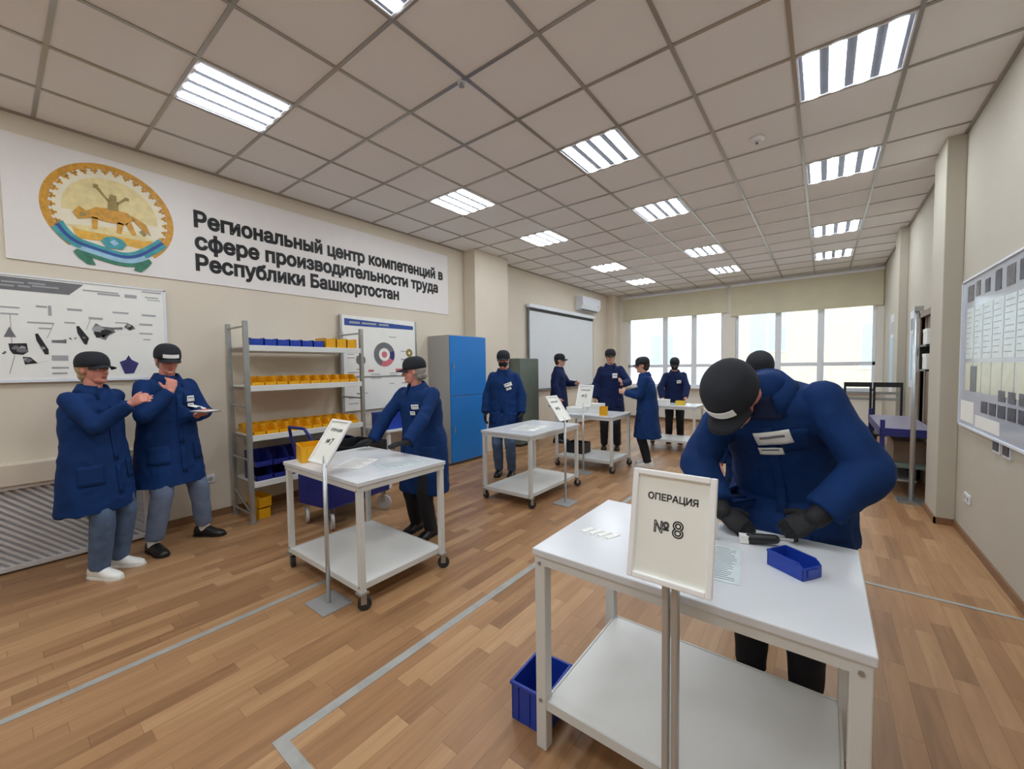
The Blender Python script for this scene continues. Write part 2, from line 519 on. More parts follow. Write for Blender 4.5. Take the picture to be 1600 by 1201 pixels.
# ---------------------------------------------------------------- ceiling lights
def make_lamp():
    r = empty('ceiling_light', (0, 0, HC))
    f = MB()
    t = .018
    for a, b in (((-.295, -.295), (-.295 + t, .295)), ((.295 - t, -.295), (.295, .295)), ((-.295, -.295), (.295, -.295 + t)), ((-.295, .295 - t), (.295, .295))):
        f.b2((a[0], a[1], -.008), (b[0], b[1], 0))
    f.build('frame', 'lampframe', r)
    MB().b2((-.277, -.277, -.003), (.277, .277, 0)).build('reflector', 'reflector', r)
    for k in range(4):
        cx = -.2085 + k * .139
        q = MB()
        rings = []
        for yy in (-.272, .272):
            rings.append([Vector((cx + .043 * math.cos(a), yy, -.003 - .012 * math.sin(a))) for a in [math.pi * i / 8 for i in range(9)]])
        q.loft(rings)
        q.build('tube', 'tube', r)
    return r
lamp0 = make_lamp()
rows = ('first row from the camera', 'second row from the camera', 'third row from the camera', 'fourth row from the camera', 'row beside the windows', 'row just behind the photographer', 'rearmost row behind the photographer')
cols = ('over the left wall side', 'in the middle column', 'over the right wall side')
first = True
for i, lx in enumerate(LX):
    for j, ly in enumerate(LY):
        o = lamp0 if first else dup(lamp0)
        first = False
        o.location = (lx, ly, HC)
        tag(o, 'square four-band ceiling light %s, %s' % (cols[i], rows[j]), 'ceiling light', 'square ceiling lights')
o = empty('smoke_detector', (-.50, 4.25, HC))
MB().ell_loft([((0, 0, -z), r, r, Vector((1, 0, 0)), Vector((0, 1, 0))) for z, r in ((0, .055), (.02, .055), (.035, .04), (.04, .01))], 24).build('housing', 'lampframe', o, smooth=True)
MB().cyl((0, 0, -.04), (0, 0, -.052), .012).build('sensor', 'greyink', o)
tag(o, 'small round smoke detector on the ceiling near the large right lamp', 'smoke detector')
o = empty('sprinkler_head', (-2.04, 2.11, HC))
MB().cyl((0, 0, 0), (0, 0, -.008), .03).build('rosette', 'pvc', o)
MB().cyl((0, 0, -.008), (0, 0, -.03), .008).cyl((0, 0, -.03), (0, 0, -.033), .02).build('nozzle', 'steel', o)
tag(o, 'tiny white sprinkler head on a ceiling grid crossing', 'sprinkler')

# ---------------------------------------------------------------- blinds, building outside
for nm, W, zb, lab in (('roller_blind', W1, 2.80, 'cream roller blind half down over the left window'), ('roller_blind', W2, 2.70, 'cream roller blind half down over the right window')):
    o = empty(nm, ((W[0] + W[1]) / 2, YF - .05, 3.42)); hw = (W[1] - W[0]) / 2 + .1
    MB().cyl((-hw, 0, 0), (hw, 0, 0), .035).build('roller_tube', 'pvc', o)
    MB().b2((-hw + .01, -.003, zb - 3.42), (hw - .01, .003, 0)).build('blind_fabric', 'blind', o)
    MB().b2((-hw + .01, -.01, zb - 3.44), (hw - .01, .01, zb - 3.41)).build('bottom_rail', 'blind', o)
    tag(o, lab, 'blind', 'window blinds')
def facade(xa, xb, y, z1, m, label, wins):
    o = empty('building', ((xa + xb) / 2, y, -1))
    hw = (xb - xa) / 2
    MB().b2((-hw, 0, 0), (hw, 5, z1 + 1)).build('facade_wall', m, o)
    MB().b2((-hw - .3, -.3, z1 + 1), (hw + .3, 5.3, z1 + 1.2)).build('roof', 'greyink', o)
    for wx, wz, ww, wh in wins:
        f = MB().b2((wx - ww / 2 - .1, -.06, wz - wh / 2 - .1), (wx + ww / 2 + .1, .02, wz + wh / 2 + .1)).build('window_frame', 'pvc', o)
        MB().b2((wx - ww / 2, -.07, wz - wh / 2), (wx - .05, -.05, wz + wh / 2)).b2((wx + .05, -.07, wz - wh / 2), (wx + ww / 2, -.05, wz + wh / 2)).build('pane', 'outpane', f)
    tag(o, label, 'building')
facade(-4.5, 9, 25, 11, 'brick', 'sunlit yellow brick building seen through the right window', [(-4.6, 4.3, 1.6, 2.2), (-.2, 3.3, 1.3, 2), (2.4, 4.3, 1.8, 2.2), (5.2, 3.4, 1.5, 2), (-2, 7.5, 1.5, 2), (2, 7.5, 1.5, 2)])
facade(-19, -7, 29, 8, 'wallw', 'pale plaster building seen through the left window', [(-4, 3.6, 1.5, 2), (0, 3.6, 1.5, 2), (4, 3.6, 1.5, 2)])
struct(MB().b2((-40, YF + .5, -1.2), (30, 60, -1)).build('floor_outside', 'outground'))

# ---------------------------------------------------------------- banner with emblem
BX = XL + .012
ban = empty('wall_banner', (XL, 2.4, 2.85))
def wy(y, z, d=0.0):     # wall point -> banner-local
    return Vector((.012 + d, y - 2.4, z - 2.85))
MB().b2((0, .12 - 2.4, 2.38 - 2.85), (.012, 4.70 - 2.4, 3.34 - 2.85)).build('banner_sheet', 'banner', ban, bevel=.002)
tag(ban, 'long white banner with gold round emblem and black Cyrillic lettering', 'banner')
# emblem (child part with coloured sub-parts)
ey, ez = .722, 2.87
def disc(r0, r1, a0, a1, n, d, m, name, parent, squash=1.0, th=.0015, toothed=False):
    q = MB()
    for k in range(n):
        t0 = a0 + (a1 - a0) * k / n; t1 = a0 + (a1 - a0) * (k + 1) / n
        ri = r0 + (.018 if (toothed and k % 2) else 0)
        if ri <= 1e-4:
            q.poly([wy(ey, ez, d), wy(ey + r1 * math.cos(t0), ez + r1 * math.sin(t0), d), wy(ey + r1 * math.cos(t1), ez + r1 * math.sin(t1), d)], th, (1, 0, 0))
        else:
            q.poly([wy(ey + ri * math.cos(t0), ez + ri * math.sin(t0), d), wy(ey + r1 * math.cos(t0), ez + r1 * math.sin(t0), d), wy(ey + r1 * math.cos(t1), ez + r1 * math.sin(t1), d), wy(ey + ri * math.cos(t1), ez + ri * math.sin(t1), d)], th, (1, 0, 0))
    return q.build(name, m, parent)
R_ = math.radians
em = disc(0, .355, 0, 2 * math.pi, 48, .0002, 'cream', 'emblem_disc', ban)
disc(.372, .418, R_(-50), R_(230), 110, .0004, 'gold', 'emblem_ring', ban, toothed=False)
q = MB()
for k in range(26):                      # ornament hooks pointing inward from the ring
    a = R_(-44 + 268 * k / 25)
    for da, rr in ((-.035, .352), (.0, .335), (.035, .352)):
        c = wy(ey + (rr + .012) * math.cos(a + da), ez + (rr + .012) * math.sin(a + da), .0016)
        q.box(c + Vector((.001, 0, 0)), (.0015, .018, .028), (a - math.pi / 2, 0, 0))
q.build('emblem_ornament', 'gold', ban)
disc(0, .30, R_(-5), R_(185), 30, .0018, 'gold2', 'emblem_glow', em)
def shape(pts, d, m, name, parent=em):
    return MB().poly([wy(ey + a, ez + b, d) for a, b in pts], .0015, (1, 0, 0)).build(name, m, parent)
shape([(-.25, -.16), (.26, -.17), (.22, -.26), (.05, -.24), (-.05, -.24), (-.22, -.25)], .0030, 'gold3', 'emblem_ground')
shape([(-.28, -.15), (-.15, -.13), (0, -.11), (.16, -.13), (.28, -.16), (.2, -.18), (-.2, -.18)], .0046, 'gold2', 'emblem_field')
# horse body, neck, head, legs, tail, rider with raised arm: joined shapes in gold
def blob(pts, m, name, d):
    q = MB()
    for p in pts:
        q.poly([wy(ey + a, ez + b, d) for a, b in p], .0015, (1, 0, 0))
    return q.build(name, m, em)
blob([[(-.16, -.01), (-.10, .04), (.02, .05), (.10, .04), (.14, -.01), (.08, -.07), (-.04, -.07), (-.13, -.06)],
      [(-.16, -.01), (-.13, -.06), (-.21, -.09), (-.24, -.04), (-.2, .02)],
      [(-.13, -.05), (-.09, -.05), (-.10, -.15), (-.13, -.15)],
      [(.08, -.05), (.12, -.04), (.15, -.14), (.12, -.15)],
      [(.03, -.05), (.07, -.06), (.05, -.15), (.02, -.15)],
      [(.13, -.01), (.12, .03), (.22, -.03), (.25, -.12), (.19, -.08)]], 'gold', 'emblem_horse', .0062)
blob([[(-.03, .04), (.04, .04), (.035, .12), (-.02, .13)],
      [(-.02, .13), (.03, .13), (.03, .17), (-.01, .175)],
      [(-.02, .12), (-.02, .10), (-.10, .21), (-.085, .22)],
      [(.03, .11), (.035, .09), (.09, .15), (.08, .165)]], 'olive', 'emblem_rider', .0078)
blob([[(-.11, .20), (-.08, .20), (-.08, .23), (-.11, .23)], [(.08, .15), (.11, .15), (.11, .175), (.08, .175)], [(-.2, -.06), (-.16, -.06), (-.16, -.03), (-.2, -.03)], [(.17, -.1), (.2, -.14), (.22, -.12), (.2, -.08)]], 'olive', 'emblem_detail', .0094)
# ribbon under the ring
def ribbon(r0, r1, a0, a1, m, name, d, dz=0):
    q = MB()
    n = 22
    for k in range(n):
        t0 = R_(a0 + (a1 - a0) * k / n); t1 = R_(a0 + (a1 - a0) * (k + 1) / n)
        wv = lambda t: .012 * math.sin(t * 6)
        P = lambda r, t: wy(ey + r * math.cos(t), ez + dz + r * .92 * math.sin(t) + wv(t), d)
        q.poly([P(r0, t0), P(r1, t0), P(r1, t1), P(r0, t1)], .0015, (1, 0, 0))
    return q.build(name, m, ban)
ribbon(.345, .39, 208, 332, 'navyprint', 'emblem_ribbon', .003)
ribbon(.385, .42, 210, 330, 'teal', 'emblem_ribbon', .0035)
ribbon(.33, .36, 206, 334, 'teal', 'emblem_ribbon', .0045)
ribbon(.39, .44, 240, 300, 'paleblueprint', 'emblem_ribbon', .005)
ribbon(.43, .465, 238, 302, 'green', 'emblem_ribbon', .0055)
shape([(-.25, -.36), (-.14, -.40), (-.12, -.455), (-.17, -.455), (-.22, -.41)], .007, 'green', 'emblem_ribbon_end')
shape([(.25, -.36), (.14, -.40), (.12, -.455), (.17, -.465), (.22, -.41)], .007, 'green', 'emblem_ribbon_end')
blob([[(-.08, -.24), (-.05, -.2), (.0, -.19), (.05, -.2), (.08, -.24), (.05, -.29), (-.05, -.29)]], 'teal', 'emblem_flower', .0110)
blob([[(-.03, -.24), (0, -.215), (.03, -.24), (0, -.27)]], 'paleblueprint', 'emblem_flower_centre', .0126)
Rw = Matrix(((0, 0, 1), (1, 0, 0), (0, 1, 0)))      # local x -> world y, local y -> world z, local z -> world x
for body, z0, wdt in (('Региональный центр компетенций в', 2.93, 3.30), ('сфере производительности труда', 2.715, 3.18), ('Республики Башкортостан', 2.505, 2.42)):
    Mx = Rw.to_4x4(); Mx.translation = wy(1.30, z0, .0015)
    textmesh(Mx, body, .208, 'ink', 'lettering', ban, width=wdt, bold=.0)

# ---------------------------------------------------------------- poster board on the left wall
pb = empty('poster_board', (XL + .004, .3, 1.85))
def wp(y, z, d=0.0): return Vector((.02 + d, y - .3, z - 1.85))
MB().b2((0, -.75 - .3, 1.45 - 1.85), (.02, 1.04 - .3, 2.255 - 1.85)).build('panel', 'paper', pb, bevel=.002)
MB().b2((.018, -.76 - .3, 1.43 - 1.85), (.028, 1.05 - .3, 1.452 - 1.85)).b2((.018, 1.035 - .3, 1.45 - 1.85), (.028, 1.05 - .3, 2.26 - 1.85)).b2((.018, -.76 - .3, 2.25 - 1.85), (.028, 1.05 - .3, 2.262 - 1.85)).build('border', 'pvc', pb)
MB().poly([wp(-.7, 2.245), wp(.52, 2.235), wp(.435, 2.14), wp(-.7, 2.14)], .002, (1, 0, 0)).build('header', 'greyink', pb)
q = MB()
for a, b, z in ((.09, .20, 2.20), (.22, .31, 2.205), (.24, .38, 2.185), (.08, .15, 2.172), (.17, .23, 2.175)):
    q.b2(wp(a, z - .006, .002), wp(b, z + .006, .0035))
q.build('header_text', 'lightink', pb)
q = MB()
for a, b, zz, z1 in ((.514, .73, 2.185, 2.197), (.6, .74, 2.165, 2.18), (.886, 1.02, 2.222, 2.235), (.906, 1.0, 2.175, 2.186), (.92, 1.01, 2.155, 2.163), (.77, .85, 2.16, 2.19), (.419, .504, 2.012, 2.03), (.315, .334, 1.96, 2.04), (.204, .343, 1.892, 1.905), (.687, .79, 2.015, 2.03), (.859, .948, 1.922, 1.94), (.856, .945, 1.842, 1.856), (.877, .975, 2.008, 2.024), (.54, .624, 1.95, 1.97), (.253, .31, 2.02, 2.035), (.078, .171, 2.0, 2.012), (.076, .163, 1.95, 1.962), (.32, .41, 1.60, 1.643), (.317, .41, 1.535, 1.55), (.317, .40, 1.49, 1.505), (-.1, .05, 2.0, 2.012), (.26, .33, 1.85, 1.862), (.40, .46, 1.905, 1.918), (.70, .78, 1.93, 1.94), (.88, .93, 1.79, 1.80)):
    q.b2(wp(a, zz, 0), wp(b, z1, .0015))
q.build('caption_lines', 'lightink', pb)
def dshape(c, pts, m='ink', name='part_drawing'):
    return MB().poly([wp(c[0] + a, c[1] + b) for a, b in pts], .0025, (1, 0, 0)).build(name, m, pb)
dshape((.155, 1.69), [(-.05, .04), (.04, .045), (.045, -.02), (.02, -.045), (-.03, -.04), (-.045, -.01)])
dshape((.275, 1.73), [(-.035, .08), (-.02, .085), (.03, -.04), (.03, -.08), (.01, -.08), (-.03, .03)])
dshape((.50, 1.81), [(-.035, .075), (-.02, .08), (.035, -.02), (.02, -.075), (.005, -.07), (-.03, .02)])
dshape((.625, 1.85), [(-.07, .02), (-.045, .07), (-.01, .045), (.055, .04), (.075, .0), (.03, -.03), (.01, -.07), (-.035, -.05)], 'greyink')
dshape((.625, 1.84), [(-.04, .03), (.0, .03), (.03, .0), (0, -.04), (-.04, -.02)], 'ink')
dshape((.79, 1.90), [(-.035, .0), (-.01, .035), (.02, .02), (.04, -.01), (0, -.03)], 'greyink')
dshape((.71, 1.885), [(-.03, .005), (.035, .012), (.035, -.008), (-.03, -.012)], 'greyink')
dshape((.365, 1.757), [(-.04, .008), (.02, .012), (.04, .02), (.04, -.015), (-.04, -.012)], 'greyink')
dshape((.2, 1.60), [(-.03, .03), (.01, .025), (.045, -.02), (-.02, -.03)], 'ink')
dshape((.115, 1.81), [(-.03, -.03), (0, .05), (.03, -.03)], 'greyink')
dshape((.775, 1.56), [(-.06, .03), (-.02, .05), (.0, .09), (.02, .05), (.065, .02), (.03, -.07), (-.03, -.075)], 'purpleink')
dshape((-.2, 1.8), [(-.12, .05), (.1, .06), (.12, -.04), (-.1, -.06)], 'greyink')
random.seed(21)
for cx_, cz_, rr, mm in ((.155, 1.69, .05, 'greyink'), (.625, 1.85, .07, 'ink'), (.79, 1.90, .03, 'ink'), (.2, 1.60, .035, 'greyink'), (.275, 1.70, .02, 'greyink'), (.50, 1.79, .02, 'greyink'), (.43, 1.78, .012, 'ink'), (.455, 1.785, .012, 'greyink'), (.085, 1.66, .015, 'ink'), (-.25, 1.75, .06, 'ink')):
    for k in range(3):
        n_ = 9
        c_ = (cx_ + random.uniform(-.5, .5) * rr, cz_ + random.uniform(-.4, .4) * rr)
        q_ = MB()
        q_.poly([wp(c_[0] + rr * random.uniform(.25, .6) * math.cos(6.283 * t / n_), c_[1] + rr * random.uniform(.25, .5) * math.sin(6.283 * t / n_), .0026 + .0006 * k) for t in range(n_)], .0006, (1, 0, 0))
        q_.build('part_drawing', mm if k != 1 else 'lightink', pb)
for a, b, z0, z1 in ((.12, .12, 1.72, 1.95), (.30, .34, 1.78, 1.90), (.52, .55, 1.86, 1.96), (.70, .86, 1.86, 1.93), (.66, .88, 1.82, 1.85), (.24, .30, 1.58, 1.60), (.13, .10, 1.64, 1.50)):
    MB().poly([wp(a, z0, .001), wp(a + .004, z0, .001), wp(b + .004, z1, .001), wp(b, z1, .001)], .0008, (1, 0, 0)).build('leader_line', 'lightink', pb)
tag(pb, 'white wall board printed with exploded machine part drawings and grey header', 'poster')

# ---------------------------------------------------------------- radiator cover
rc = empty('radiator_cover', (XL, -.2, 0))
MB().b2((0, -1.45, .66), (.17, 1.04, .82)).build('top_panel', 'wall', rc, bevel=.006)
MB().b2((0, -1.45, .0), (.10, 1.04, .66)).build('back_box', 'grille', rc)
MB().b2((.10, -1.45, .02), (.15, 1.04, .05)).b2((.10, -1.45, .63), (.15, 1.04, .66)).b2((.10, 1.01, .02), (.15, 1.04, .66)).build('frame', 'grillew', rc)
q = MB()
k = -1.45 - .62
while k < 1.04:
    # diagonal slat falling to the far side: from (k, .64) to (k+.6, .05), clipped to the frame
    a0, a1 = k, k + .60
    z0, z1 = .63, .05
    if a0 < -1.45:
        z0 = z0 + (z1 - z0) * ((-1.45 - a0) / (a1 - a0)); a0 = -1.45
    if a1 > 1.01:
        z1 = z0 + (z1 - z0) * ((1.01 - a0) / (a1 - a0)); a1 = 1.01
    if a1 - a0 > .03:
        q.poly([(.112, a0, z0), (.112, min(a0 + .027, 1.01), z0), (.112, min(a1 + .027, 1.01), z1), (.112, a1, z1)], .015, (1, 0, 0))
    k += .052
q.build('slat_grille', 'grillew', rc)
tag(rc, 'cream radiator cover with diagonal white slats along the left wall', 'radiator cover')
def socket(loc, dirx, label, n=2):
    o = empty('wall_socket', loc)
    for k in range(n):
        p = MB().b2((0, -.04 + k * .085 - .042 * (n - 1), -.04), (dirx * .012, .04 + k * .085 - .042 * (n - 1), .04)).build('plate', 'pvc', o, bevel=.004)
        MB().cyl((dirx * .012, k * .085 - .042 * (n - 1), 0), (dirx * .0135, k * .085 - .042 * (n - 1), 0), .022).build('socket_well', 'lightink', p)
    tag(o, label, 'socket')
socket((XL, 1.30, .40), 1, 'white double wall socket beside the pallet rack')
socket((XR, 4.93, .36), -1, 'white double wall socket low on the right wall')

# ---------------------------------------------------------------- glossy notice board on the right wall
nb = empty('notice_board', (XR - .004, 4.0, 1.57))
def wr(y, z, d=0.0): return Vector((-.02 - d, y - 4.0, z - 1.57))
MB().b2((-.02, 5.16 - 4.0, .96 - 1.57), (0, 2.3 - 4.0, 2.17 - 1.57)).build('panel', 'boardgloss', nb)
MB().b2((-.03, 5.15 - 4, .95 - 1.57), (0, 5.17 - 4, 2.18 - 1.57)).b2((-.03, 2.3 - 4, .95 - 1.57), (0, 5.17 - 4, .965 - 1.57)).b2((-.03, 2.3 - 4, 2.165 - 1.57), (0, 5.17 - 4, 2.18 - 1.57)).build('border', 'pvc', nb)
random.seed(3)
yy = 5.02
while yy > 2.5:
    wd = .20
    MB().b2(wr(yy, 1.52, 0), wr(yy - wd, 1.93, .002)).build('sheet', 'sheet', nb)
    MB().b2(wr(yy, 1.26, 0), wr(yy - wd, 1.49, .002)).build('sheet', 'sheetg', nb)
    q = MB()
    for r in range(9):
        z = 1.90 - r * .042
        q.b2(wr(yy - .01, z - .006, .002), wr(yy - .01 - wd * random.uniform(.3, .85), z, .0028))
    q.build('sheet_text', 'lightink', nb)
    MB().b2(wr(yy - .01, 2.0 + random.uniform(-.02, .01), 0), wr(yy - random.uniform(.11, .17), 2.10 + random.uniform(0, .03), .003)).build('photo', random.choice(['photo', 'photo2']), nb)
    yy -= .225
yy = 4.56
for k in range(9):
    MB().b2(wr(yy, 1.115, 0), wr(yy - .14, 1.20, .003)).build('photo', 'photo', nb)
    if k > 1:
        MB().b2(wr(yy, 1.225, 0), wr(yy - .13, 1.30, .003)).build('photo', 'photo', nb)
    yy -= .185
MB().b2(wr(4.86, 1.26, .003), wr(4.70, 1.46, .004)).build('photo', 'photo', nb)
MB().b2(wr(5.12, 1.0, 0), wr(4.75, 1.17, .002)).build('sheet', 'paper', nb)
MB().b2(wr(4.7, .99, 0), wr(4.15, 1.08, .002)).build('sheet', 'paper', nb)
tag(nb, 'glossy notice board of pale sheets and dark photos on the right wall', 'notice board')
for yy, lab in ((4.26, 'small dark photo card hanging under the notice board, farther one'), (4.06, 'small dark photo card hanging under the notice board, nearer one')):
    o = empty('photo_card', (XR, yy, .92))
    MB().b2((-.012, -.075, -.06), (0, .075, .045)).build('backing', 'pvc', o)
    MB().b2((-.016, -.055, -.045), (-.012, .055, .035)).build('print', 'photo', o)
    tag(o, lab, 'photo card', 'photo cards')

# ---------------------------------------------------------------- floor tape
def tape(pts, w_, label):
    q = MB()
    for (x0, y0), (x1, y1) in zip(pts, pts[1:]):
        if abs(x1 - x0) < 1e-3: q.b2((x0 - w_ / 2, min(y0, y1) - w_ / 2, .0004), (x0 + w_ / 2, max(y0, y1) + w_ / 2, .0022))
        else: q.b2((min(x0, x1) - w_ / 2, y0 - w_ / 2, .0006), (max(x0, x1) + w_ / 2, y0 + w_ / 2, .0024))
    tag(q.build('floor_tape', 'tape'), label, 'floor tape')
tape([(-2.78, -1.6), (-2.78, 1.55)], .042, 'grey floor tape line running to the sign stand base on the left')
tape([(-1.71, .66), (-1.71, 5.0)], .05, 'grey floor tape line starting at the corner nearest the camera')
tape([(-1.685, .66), (1.6 - 1.0, .66)], .05, 'grey floor tape strip turning right beneath the number 8 table')
tape([(-.1, 3.60), (.93, 3.60)], .03, 'thin pale floor tape crossing to the right wall')

# ---------------------------------------------------------------- trolley tables
def caster(parent, x, y, wheel='rubber', r=.042, rot=0.0, top=None):
    top = top if top is not None else r * 2 + .03
    c = MB()
    c.b2((x - .03, y - .03, top - .008), (x + .03, y + .03, top))
    ca, sa = math.cos(rot), math.sin(rot)
    for s_ in (-1, 1):
        px, py = x - sa * .018 * s_, y + ca * .018 * s_
        c.box((px + ca * .008, py + sa * .008, (r + top) / 2), (.035, .004, top - r), (0, 0, rot))
    o = c.build('caster', 'steel', parent)
    cx, cy = x + ca * .012, y + sa * .012
    MB().cyl((cx + sa * .013, cy - ca * .013, r), (cx - sa * .013, cy + ca * .013, r), r, 20).build('wheel', wheel, o, smooth=False)
    return o
def table(name, loc, sx, sy, h, label, group, shelf_z=.18, top='tabletop', casters=True, wheel='rubber', leg=.038):
    """loc = near-left corner on the floor"""
    r = empty(name, (loc[0] + sx / 2, loc[1] + sy / 2, 0))
    a, b = sx / 2, sy / 2
    t = MB().b2((-a, -b, h - .028), (a, b, h)).build('tabletop', top, r, bevel=.004)
    e = MB()
    for p0, p1 in (((-a + .01, -b + .008), (a - .01, -b + .03)), ((-a + .01, b - .03), (a - .01, b - .008)), ((-a + .008, -b + .03), (-a + .03, b - .03)), ((a - .03, -b + .03), (a - .008, b - .03))):
        e.b2((p0[0], p0[1], h - .062), (p1[0], p1[1], h - .028))
    e.build('apron', 'tablemetal', r)
    bot = .10 if casters else 0
    for sx_ in (-1, 1):
        for sy_ in (-1, 1):
            x, y = sx_ * (a - .03), sy_ * (b - .03)
            l = MB()
            l.b2((x - leg / 2, y - leg / 2, bot), (x + leg / 2, y + leg / 2, h - .03))
            lg = l.build('leg', 'tablemetal', r, bevel=.004)
            bl = MB()
            for zz in (h - .055, shelf_z):
                bl.cyl((x, y - sy_ * -leg / 2 - .0 * sy_, zz), (x, y + sy_ * (leg / 2 + .005), zz), .007, 10)
            bl.build('bolt', 'steel', lg)
            if casters: caster(r, x, y, wheel, rot=.6 * sx_ + .4)
    MB().b2((-a + .05, -b + .02, shelf_z - .02), (a - .05, b - .02, shelf_z)).build('lower_shelf', 'shelfboard', r, bevel=.003)
    s_ = MB()
    s_.b2((-a + .05, -b + .012, shelf_z - .035), (a - .05, -b + .02, shelf_z + .002)).b2((-a + .05, b - .02, shelf_z - .035), (a - .05, b - .012, shelf_z + .002))
    s_.b2((-a + .042, -b + .05, shelf_z - .035), (-a + .05, b - .05, shelf_z + .002)).b2((a - .05, -b + .05, shelf_z - .035), (a - .042, b - .05, shelf_z + .002))
    s_.build('shelf_rim', 'tablemetal', r)
    tag(r, label, 'table', group)
    return r
G = 'white two-tier trolley tables'
table('work_table', (-.885, 1.26), 1.00, .70, .80, 'large foreground white work table behind the number 8 sign', G, shelf_z=.20, casters=False, leg=.046)
table('work_table', (-3.23, 1.335), 1.01, .72, .81, 'white trolley table on casters with yellow bin, left of centre', G, shelf_z=.15)
table('work_table', (-3.10, 3.42), .70, 1.06, .785, 'white trolley table in front of the person beside the blue cabinet', G, shelf_z=.14)
table('work_table', (-3.22, 5.20), .94, .68, .80, 'white trolley table with orange bin in the middle distance', G, shelf_z=.17)
table('work_table', (-2.62, 7.15), .95, .62, .80, 'farthest white trolley table in front of the left window', G, shelf_z=.20)

# ---------------------------------------------------------------- sign stands
def sign(loc_base, rz, bot, tilt, num, label, pole='brushed', double=False, base=True, poley=0.0, polex=0.0):
    """frame bottom-centre at local (0, bot_y, bot_z), tilted back by tilt; faces local -y"""
    r = empty('sign_stand', loc_base, rz)
    ct, st = math.cos(tilt), math.sin(tilt)
    def F(x, h, d):      # frame coordinates: x right, h up the frame, d out of the face
        return Vector((bot[0] + x, bot[1] + h * st - d * ct, bot[2] + h * ct + d * st))
    def slab(x0, x1, h0, h1, d0, d1, name, m, parent):
        q = MB()
        q.loft([[F(x0, h0, d0), F(x1, h0, d0), F(x1, h1, d0), F(x0, h1, d0)], [F(x0, h0, d1), F(x1, h0, d1), F(x1, h1, d1), F(x0, h1, d1)]])
        return q.build(name, m, parent, bevel=.002)
    W_, H_, t = .1175, .32, .017
    q = MB()
    for x0, x1, h0, h1 in ((-W_, -W_ + t, 0, H_), (W_ - t, W_, 0, H_), (-W_ + t, W_ - t, 0, t), (-W_ + t, W_ - t, H_ - t, H_)):
        q.loft([[F(x0, h0, 0), F(x1, h0, 0), F(x1, h1, 0), F(x0, h1, 0)], [F(x0, h0, .016), F(x1, h0, .016), F(x1, h1, .016), F(x0, h1, .016)]])
    fr = q.build('sign_frame', 'frame', r, bevel=.003)
    slab(-W_ + .01, W_ - .01, .01, H_ - .01, 0, .006, 'paper_sheet', 'papercream', fr)
    slab(-W_ + .005, W_ - .005, .005, H_ - .005, -.005, 0, 'backing', 'greyink', fr)
    X = Vector((1, 0, 0)); U = Vector((0, st, ct)); N = Vector((0, -ct, st))
    Mx = Matrix((X, U, N)).transposed().to_4x4()
    Mx.translation = F(0, .235, .0065)
    textmesh(Mx, 'ОПЕРАЦИЯ', .026, 'ink', 'heading', fr, bold=-.00028, extrude=.0003)
    Mx = Mx.copy(); Mx.translation = F(-.026, .143, .0065)
    textmesh(Mx, '№', .044, 'ink', 'number_sign', fr, bold=-.0006, extrude=.0003)
    Mx = Mx.copy(); Mx.translation = F(.020, .139, .0065)
    textmesh(Mx, num, .064, 'ink', 'number', fr, bold=-.0010, extrude=.0003)
    topz = bot[2] + .06
    py = bot[1] + poley
    px = bot[0] + polex
    if double:
        MB().b2((px - .0235, py - .012, .008), (px - .003, py + .012, topz)).build('pole', pole, r, bevel=.005)
        MB().b2((px + .003, py - .012, .008), (px + .0235, py + .012, topz)).build('pole', pole, r, bevel=.005)
    else:
        MB().cyl((px, py, .008), (px, py, topz - .04), .0135).build('pole', pole, r, smooth=True)
    q = MB()
    a_ = F(0, .07, -.006)
    q.capsule((px, py, topz - .06), a_, .012, .010)
    q.build('bracket', 'brushed', r)
    q = MB()
    q.b2((px - .12, py - .10, 0), (px + .12, py + .10, .008))
    q.build('base_plate', 'brushed', r, bevel=.004)
    tag(r, label, 'sign', 'operation number signs')
    return r
sign((-.343, 1.13, 0), 0, (0, .031, .869), .20, '8', 'framed sign number 8 on a pole in front of the foreground table', double=True, poley=.03)
sign((-2.593, 1.27, 0), 0, (0, .016, .886), .60, '7', 'framed sign number 7 leaning over the table with the yellow bin', polex=.10, poley=-.01)
sign((-2.30, 3.83, 0), math.pi / 2, (0, -.07, .905), .62, '6', 'framed sign number 6 leaning over the third trolley table')
sign((-2.66, 4.95, 0), 0, (0, .12, .93), .35, '5', 'framed sign number 5 at the table with the orange bin')

# ---------------------------------------------------------------- pallet rack
rk = empty('shelving_rack', (-4.64, 2.14, 0))
def rl(x, y, z): return (x + 4.64, y - 2.14, z)
def postm(x, y, h):
    q = MB()
    q.b2(rl(x - .022, y - .02, 0), rl(x + .022, y + .02, h))
    return q.build('upright_post', 'steel', rk, bevel=.004)
for x, y in ((-4.42, 1.53), (-4.87, 1.53), (-4.42, 2.76), (-4.87, 2.76)):
    postm(x, y, 1.98)
    MB().b2(rl(x - .035, y - .035, 0), rl(x + .035, y + .035, .012)).build('foot_plate', 'steel', rk)
for y in (1.53, 2.76):
    for z0, z1 in ((.08, .08), (1.93, 1.93), (.62, .62), (1.15, 1.15)):
        MB().tube([rl(-4.87, y, z0), rl(-4.42, y, z1)], .010).build('end_brace', 'steel', rk)
    MB().tube([rl(-4.87, y, .28), rl(-4.42, y, .08)], .008).build('end_brace', 'steel', rk)
SZ = (1.745, 1.35, .86, .40)
for z in SZ:
    s_ = MB().b2(rl(-4.86, 1.55, z - .012), rl(-4.41, 2.74, z)).build('shelf', 'shelfboard', rk)
    MB().b2(rl(-4.41, 1.55, z - .055), rl(-4.395, 2.74, z + .002)).b2(rl(-4.885, 1.55, z - .055), rl(-4.87, 2.74, z + .002)).build('shelf_beam', 'tablemetal', rk, bevel=.003)
tag(rk, 'galvanised four-shelf rack full of plastic bins against the left wall', 'rack')

